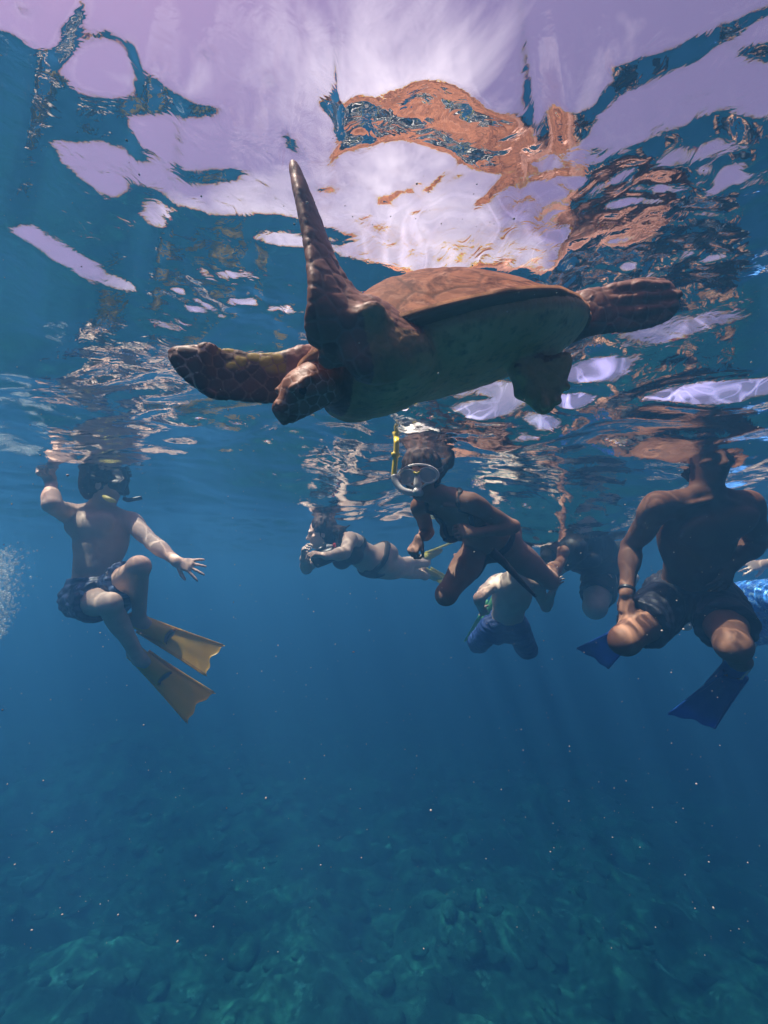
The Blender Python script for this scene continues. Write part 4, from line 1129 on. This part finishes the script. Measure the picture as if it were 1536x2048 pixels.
def woman_mask():
    j = dict(neck=P(880, 990, 1.97), pelvis=P(985, 1086, 2.32), shL=P(940, 1004, 1.92), shR=P(840, 1012, 2.08), head=P(842, 953, 1.90))
    j['elL'] = J(j['shL'], 1026, 1053, .265, +1); j['wrL'] = J(j['elL'], 953, 1066, .225, -1)
    j['elR'] = J(j['shR'], 856, 1064, .26, +1); j['wrR'] = J(j['elR'], 838, 1078, .22, -1)
    j['hipL'] = P(1012, 1092, 2.30); j['hipR'] = P(955, 1100, 2.36)
    j['knR'] = J(j['hipR'], 893, 1188, .41, -1); j['anR'] = J(j['knR'], 925, 1142, .40, +1)
    j['knL'] = J(j['hipL'], 1098, 1160, .42, +1); j['anL'] = J(j['knL'], 1126, 1116, .40, +1)
    hf, hu = cv(-.22, -.10, -1), cv(-.05, 1, 0)
    H = Human(j, 'tan woman in a black bikini, clear mask and yellow snorkel, leaning forward', cv(-.35, -.45, -.8), hf, hu, female=True, sc=.97, h=.0056, skin=SKIN_TAN,
              hands={'L': dict(d=cv(-.95, .16, -.25), pn=cv(.1, -.55, .85), side=-1, curl=(.75, .95, .6), spread=.05, thumb=.5, sc=.90),
                     'R': dict(d=cv(-.45, -.80, -.30), pn=cv(.6, -.3, .7), side=1, curl=(.9, 1.1, .7), spread=.03, thumb=.4, sc=.88)},
              feet={'R': dict(d=cv(.1, .1, 1), up=cv(0, -1, .1)), 'L': dict(d=cv(.0, .05, 1), up=cv(0, -1, .1))})
    H.finish(); q = H.q
    # bikini, following the body
    G = H.F.clone()
    for s in (1, -1):
        G.ell(q(s * .070, .11, .310), H.l, .050, H.f, .07, .042, .004)
        H.ribbon(G, [q(s * .070, .12, .345), q(s * .076, .095, .40), q(s * .085, .06, .45), q(s * .085, .0, .49), q(s * .075, -.05, .46)], .0115, 30)
    H.girdle(G, .272, .012)
    H.cloth('bikini_top', G, .0065, BLACK)
    G = H.F.clone()
    H.girdle(G, .055, .019, -.03)
    G.ell(q(0, .085, .0), H.l, .060, H.u, .060, .05, .01); G.ell(q(0, .02, -.10), H.l, .03, H.f, .08, .05, .01); G.ell(q(0, -.10, -.02), H.l, .10, H.u, .09, .08, .01)
    H.cloth('bikini_bottom', G, .0065, BLACK)
    pts = spline([P(984, 1104, 2.12), P(1010, 1128, 2.08), P(1042, 1163, 2.05), P(1072, 1194, 2.03)], 16)
    H.part('waist_tie', tube(pts, [lerp(.026, .006, (i / 15) ** .9) for i in range(16)], 10, flat=.3), BLACK)
    hair_cap(H, hf, hu, .16, cv(.6, .5, .6), r=1.05)
    hl = np.cross(perp(hf, hu), nrm(hf))
    mk, p = dive_mask(H, FRAME, LENS, CLEAR, hf, hu, 1.06)
    yb = H.part('nose_bridge', tube([p(.124, .012, .020), p(.127, 0, .014), p(.124, -.012, .020)], .0045, 8), YPLAST, mk)
    # snorkel: yellow pipe, clear bend, corrugated mouthpiece
    sn = H.part('snorkel', tube(spline([P(793, 880, 1.80), P(792, 908, 1.80), P(789, 935, 1.80), P(788, 952, 1.80)], 14), .0115, 12), YPLAST)
    H.part('snorkel_cap', tube([P(783, 910, 1.80), P(788, 909, 1.80), P(800, 911, 1.80)], [.010, .014, .008], 10), YPLAST, sn)
    H.part('clear_bend', tube(spline([P(788, 950, 1.80), P(791, 962, 1.795), P(799, 975, 1.785), P(811, 983, 1.775), P(826, 985, 1.78)], 26), [.0135 + .0014 * (i % 2) for i in range(26)], 12), FRAME, sn)
    H.part('purge_valve', tube([P(826, 985, 1.785), P(832, 984, 1.775), P(842, 983, 1.775)], [.014, .020, .017], 16), FRAME, sn)
    H.part('mouthpiece', tube([P(836, 986, 1.78), P(840, 986, 1.81), P(843, 984, 1.85)], [.013, .016, .018], 12, flat=.7), CLEAR, sn)
    H.part('keeper', tube([P(786, 951, 1.80), P(790, 955, 1.80), P(800, 954, 1.81), P(806, 952, 1.83)], [.008, .010, .007, .006], 8), FRAME, sn)
woman_mask()

def man_right():
    j = dict(neck=P(1414, 984, 1.875), pelvis=P(1385, 1180, 2.126), shR=P(1318, 1010, 1.875), shL=P(1492, 1008, 1.897), head=P(1416, 915, 1.875))
    j['elR'] = J(j['shR'], 1262, 1092, 0.327, +1); j['wrR'] = J(j['elR'], 1253, 1186, 0.283, -1)
    j['elL'] = J(j['shL'], 1512, 1085, 0.305, +1); j['wrL'] = J(j['elL'], 1466, 1128, 0.262, -1)
    j['hipR'] = P(1340, 1200, 2.126); j['hipL'] = P(1430, 1200, 2.104)
    j['knR'] = J(j['hipR'], 1250, 1280, 0.469, -1); j['knL'] = J(j['hipL'], 1466, 1290, 0.469, -1)
    j['anR'] = J(j['knR'], 1266, 1240, 0.458, +1); j['anL'] = J(j['knL'], 1468, 1312, 0.458, +1)
    hf, hu = cv(-.1, -.05, -1), cv(0, 1, -.05)
    dR, tR = P(1168, 1312, 2.40) - P(1232, 1262, 2.05), cv(.61, .66, .43); dL, tL = P(1365, 1396, 2.30) - P(1440, 1308, 2.02), cv(.37, .62, .70)
    H = Human(j, 'dark tan man in black shorts and blue fins, head above the water', cv(-.02, -.05, -1), hf, hu, sc=1.06, build=1.05, h=.006, skin=SKIN_BROWN,
              hands={'R': dict(d=cv(-.12, -1, -.25), pn=cv(.75, -.2, .35), side=-1, curl=(.35, .5, .35), spread=.08, thumb=.6),
                     'L': dict(d=cv(-.50, -.85, -.05), pn=cv(-.25, .15, .95), side=-1, curl=(.12, .3, .2), spread=.12, thumb=.5)},
              feet={'R': dict(d=dR, up=tR), 'L': dict(d=dL, up=tL)})
    H.shorts(NAVY, .66, .020, hem=.014, waist=.075)
    H.finish()
    hair_cap(H, hf, hu, r=1.03)
    w = j['wrR']; e = nrm(j['wrR'] - j['elR']); a = perp(e, cv(0, 0, -1)); b = np.cross(e, a)
    H.part('watch_strap', tube([w - e * .018 + (a * math.cos(t) + b * math.sin(t)) * .034 for t in np.linspace(0, 2 * math.pi, 25)], .009, 8, cap=False, ax=e, flat=.35), DARKR)
    fin(H, j['anR'] - nrm(dR) * .02 - perp(dR, tR) * .060, dR, tR, FINBLUE, .50, .20)
    fin(H, j['anL'] - nrm(dL) * .02 - perp(dL, tL) * .060, dL, tL, FINBLUE, .54, .22)
man_right()

def woman_filming():
    j = dict(neck=P(672, 1078, 3.136), pelvis=P(748, 1124, 3.296), shL=P(700, 1078, 3.040), shR=P(662, 1088, 3.240), head=P(642, 1066, 3.104))
    j['elL'] = J(j['shL'], 690, 1106, .26, -1); j['wrL'] = J(j['elL'], 652, 1112, .22, -1)
    j['elR'] = J(j['shR'], 613, 1138, .26, -1); j['wrR'] = J(j['elR'], 606, 1118, .20, -1)
    j['hipL'] = P(756, 1124, 3.240); j['hipR'] = P(750, 1132, 3.360)
    j['knL'] = J(j['hipL'], 806, 1130, .41, 1); j['anL'] = J(j['knL'], 852, 1126, .40, 1)
    j['knR'] = J(j['hipR'], 812, 1142, .41, 1); j['anR'] = J(j['knR'], 850, 1152, .40, 1)
    hf, hu = cv(-1, -.12, -.25), cv(-.1, 1, 0)
    d1, t1 = cv(.75, .22, .6), cv(.2, -.9, -.2)
    H = Human(j, 'fair woman in a dark bikini and yellow fins swimming flat, holding a dark camera', cv(-.3, -.75, -.6), hf, hu, female=True, build=1.15, h=.0075, skin=SKIN_PALE,
              hands={'L': dict(d=cv(-.9, .25, -.3), pn=cv(.2, -.8, .2), side=-1, curl=(.6, .8, .5), spread=.06, sc=.95), 'R': dict(d=cv(.1, .9, -.2), pn=cv(.9, 0, -.1), side=1, curl=(.6, .8, .5), spread=.06, sc=.95)},
              feet={'L': dict(d=d1, up=t1), 'R': dict(d=cv(.7, -.5, .6), up=t1)})
    H.finish(); q = H.q
    G = H.F.clone()
    for s in (1, -1): G.ell(q(s * .07, .09, .32), H.l, .085, H.f, .09, .075, .01)
    H.girdle(G, .29, .022)
    H.cloth('bikini_top', G, .008, BLACK)
    G = H.F.clone()
    H.girdle(G, .03, .022)
    G.ell(q(0, .09, -.05), H.l, .08, H.u, .09, .09, .01); G.ell(q(0, -.09, -.03), H.l, .11, H.u, .09, .09, .01)
    H.cloth('bikini_bottom', G, .008, BLACK)
    hair_cap(H, hf, hu, .12, cv(.7, -.2, 0))
    fin(H, j['anL'] - nrm(d1) * .02 - perp(d1, t1) * .058, d1, t1, FINLIME, .50, .20)
    d2 = cv(.7, -.5, .6); fin(H, j['anR'] - nrm(d2) * .02 - perp(d2, t1) * .058, d2, t1, FINLIME, .50, .20)
    # the camera in her hands is a thing of its own
    a, b = P(628, 1123, 2.816), P(672, 1105, 2.800); e = nrm(b - a); r = empty('underwater_camera', (a + b) / 2)
    tag(r, 'dark underwater camera housing held out by the woman swimming flat', 'camera')
    def pt(n, vf, m, par=None): return link(n, mesh_py(n, vf[0], vf[1], (a + b) / 2), m, par or r)
    L_ = np.linalg.norm(b - a)
    bd = pt('housing', tube([a, a + e * .01, lerp(a, b, .5), b - e * .01, b], [.040, .050, .052, .050, .042], 20), DARKR)
    pt('grip', tube([lerp(a, b, .1) + UPV * .055, lerp(a, b, .5) + UPV * .060], .022, 12), DARKR)
    pt('silver_dial', tube([lerp(a, b, .70) + UPV * .045, lerp(a, b, .70) + UPV * .070], .020, 16), FRAME)
    REDP = mat_simple('red_plastic', (.5, .02, .02), (.6, .04, .03), 9, .35, 0)
    pt('red_button', tube([lerp(a, b, .93) + UPV * .040, lerp(a, b, .93) + UPV * .066], .010, 14), REDP)
woman_filming()

def man_blue_shorts():
    j = dict(neck=P(1030, 1148, 3.30), pelvis=P(1012, 1248, 3.62), shL=P(990, 1166, 3.42), shR=P(1072, 1170, 3.36), head=P(1036, 1108, 3.22))
    j['elL'] = J(j['shL'], 958, 1196, .28, -1); j['wrL'] = J(j['elL'], 962, 1216, .24, +1)
    j['elR'] = J(j['shR'], 1092, 1214, .28, +1); j['wrR'] = J(j['elR'], 1104, 1186, .22, -1)
    j['hipL'] = P(984, 1254, 3.60); j['hipR'] = P(1034, 1256, 3.58)
    j['knL'] = J(j['hipL'], 952, 1290, .40, +1); j['knR'] = J(j['hipR'], 1056, 1302, .40, +1)
    j['anL'] = J(j['knL'], 975, 1262, .41, +1); j['anR'] = J(j['knR'], 1050, 1262, .41, +1)
    hf, hu = cv(.1, .1, 1), cv(0, 1, -.2)
    H = Human(j, 'pale man seen from behind in plain blue shorts, beyond the woman in the clear mask', cv(.1, -.3, 1), hf, hu, h=.0085, skin=SKIN_PALE,
              hands={'R': dict(d=cv(.35, .9, -.1), pn=cv(.9, -.3, .2), side=1, curl=(.25, .3, .2), spread=.08), 'L': dict(d=cv(.4, -.6, .5), pn=cv(0, 0, 1), side=1, curl=(.4, .5, .3), spread=.05)},
              feet={'L': dict(d=cv(-.2, .3, 1), up=cv(0, 1, 0)), 'R': dict(d=cv(.2, .3, 1), up=cv(0, 1, 0))})
    H.shorts(BLUEC, .97, .014, h=.0095, hem=-.006)
    H.finish()
    hair_cap(H, hf, hu, r=1.03)
    d, t = cv(-.36, -.92, .15), cv(.5, .1, -1)
    fin(H, P(990, 1196, 3.95), d, t, FINGREEN, .50, .20, 'bright green fin behind the hip')
man_blue_shorts()

def swimmer_black():
    j = dict(neck=P(1120, 1076, 2.95), pelvis=P(1212, 1126, 3.25), shL=P(1146, 1098, 2.80), shR=P(1110, 1086, 3.15), head=P(1088, 1046, 2.92))
    j['elL'] = J(j['shL'], 1100, 1148, .29, +1); j['wrL'] = J(j['elL'], 1084, 1140, .26, +1)
    j['elR'] = J(j['shR'], 1092, 1130, .29, +1); j['wrR'] = J(j['elR'], 1080, 1120, .26, +1)
    j['hipL'] = P(1206, 1138, 3.14); j['hipR'] = P(1222, 1132, 3.32)
    j['knL'] = J(j['hipL'], 1190, 1214, .45, -1); j['anL'] = J(j['knL'], 1194, 1200, .44, +1)
    j['knR'] = J(j['hipR'], 1246, 1170, .45, +1); j['anR'] = J(j['knR'], 1262, 1166, .44, +1)
    hf, hu = cv(-.9, .1, -.3), cv(-.3, 1, 0)
    H = Human(j, 'swimmer in black shirt and shorts lying flat, left of the dark tan man', cv(-.2, -.95, -.2), hf, hu, sc=1.06, build=1.22, h=.008, skin=SKIN_PALE,
              hands={'R': dict(d=cv(-.2, .1, .9), pn=cv(.3, -.8, 0), side=1), 'L': dict(d=cv(-.2, .1, .9), pn=cv(.3, -.8, .1), side=-1)},
              feet={'R': dict(d=cv(0, .05, 1), up=cv(0, -1, 0)), 'L': dict(d=cv(0, .2, 1), up=cv(0, -1, 0))})
    H.shorts(BLACK, .74, .020, h=.009, hem=.010)
    H.finish()
    G = H.F.clone(); q = H.q
    G.slab(q(0, 0, -.10), q(0, 0, .42), .24, .26, .22, .22, H.l, .01, cap=.10)
    for sd in ('L', 'R'): G.cone(j['sh' + sd], lerp(j['sh' + sd], j['el' + sd], .45), .09, .075, .02)
    H.cloth('shirt', G, .018, BLACK, wr=.006, fr=14)
    hair_cap(H, hf, hu)
swimmer_black()

def swimmer_patterned():
    j = dict(neck=P(1735, 1120, 2.62), pelvis=P(1585, 1200, 2.62), shL=P(1700, 1090, 2.50), shR=P(1715, 1150, 2.75), head=P(1790, 1085, 2.62))
    j['elL'] = J(j['shL'], 1605, 1118, .30, -1); j['wrL'] = J(j['elL'], 1528, 1128, .25, +1)
    j['elR'] = J(j['shR'], 1640, 1190, .28, +1); j['wrR'] = J(j['elR'], 1600, 1240, .24, +1)
    j['hipL'] = P(1572, 1196, 2.52); j['hipR'] = P(1575, 1226, 2.68)
    j['knL'] = J(j['hipL'], 1464, 1200, .42, +1); j['anL'] = J(j['knL'], 1356, 1238, .41, +1)
    j['knR'] = J(j['hipR'], 1500, 1262, .42, +1); j['anR'] = J(j['knR'], 1474, 1338, .36, -1)
    hf, hu = cv(.8, .2, -.3), cv(-.2, 1, 0)
    H = Human(j, 'swimmer in bright blue patterned shorts, behind the man in blue fins', cv(.3, -.9, -.35), hf, hu, h=.0095, skin=SKIN_PALE,
              hands={'L': dict(d=cv(-.95, -.1, 0), pn=cv(0, -.6, .8), side=1)},
              feet={'L': dict(d=cv(-.8, -.2, .3), up=cv(-.1, .9, 0)), 'R': dict(d=cv(-.40, -.90, .1), up=cv(-.6, .4, -.3))})
    H.shorts(PATTERN, .86, .024, h=.0095, hem=.02)
    H.finish()
    hair_cap(H, hf, hu)
swimmer_patterned()

# ------------------------------------------------------------------ small drifting matter and bubbles
def specks():
    import bmesh
    bm = bmesh.new(); bmesh.ops.create_icosphere(bm, subdivisions=1, radius=1)
    sv = np.array([w.co[:] for w in bm.verts]); sf = np.array([[w.index for w in p.verts] for p in bm.faces]); bm.free()
    def cloud(name, pos, rad, mat, label, jit=.35):
        vs_, fs_ = [], []; base = 0
        for i in range(len(pos)):
            s3 = rad[i] * (1 + rng.uniform(-jit, jit, 3)); vs_.append(sv * s3 + pos[i]); fs_.append(sf + base); base += len(sv)
        o = link(name, mesh_np(name, np.concatenate(vs_), np.concatenate(fs_)), mat); tag(o, label, kind='stuff')
    m = mat_simple('drift_matter', (.50, .46, .42), (.66, .62, .58), 40, .7, 0)
    N = 4800
    y = .20 + 3.0 * rng.random(N) ** 1.5; x = rng.uniform(-1.05, 1.05, N) * y; z = -.64 + rng.uniform(-.75, 1.25, N) * y
    ok = z < water_z(x, y) - .01; pos = np.stack([x, y, z], 1)[ok]
    rad = (.00024 + .0008 * rng.random(len(pos)) ** 5) * (.6 + .25 * np.minimum(pos[:, 1], 2.2))
    cloud('drifting_specks', pos, rad, m, 'pale specks of plankton drifting all through the water')
    b = bpy.data.materials.new('air'); b.use_nodes = True; pb = b.node_tree.nodes['Principled BSDF']
    pb.inputs['Base Color'].default_value = (.80, .86, .90, 1); pb.inputs['Roughness'].default_value = .08; pb.inputs['Alpha'].default_value = .28
    N = 3200
    t = rng.random(N); cx = lerp(-2, 40, rng.random(N)) * (0.4 + .9 * t * (1 - .2 * t)); cyv = lerp(1105, 1275, t)
    pos = np.array([P(-35 + rng.normal(28, 26) * (1.1 - .45 * tt), 1100 + 170 * tt + rng.normal(0, 8), 2.5 + rng.normal(0, .16)) for tt in t])
    cloud('air_bubbles', pos, .0022 + .008 * rng.random(N) ** 3.5, b, 'burst of fine white air bubbles trailing down beside the pale man', .15)
specks()
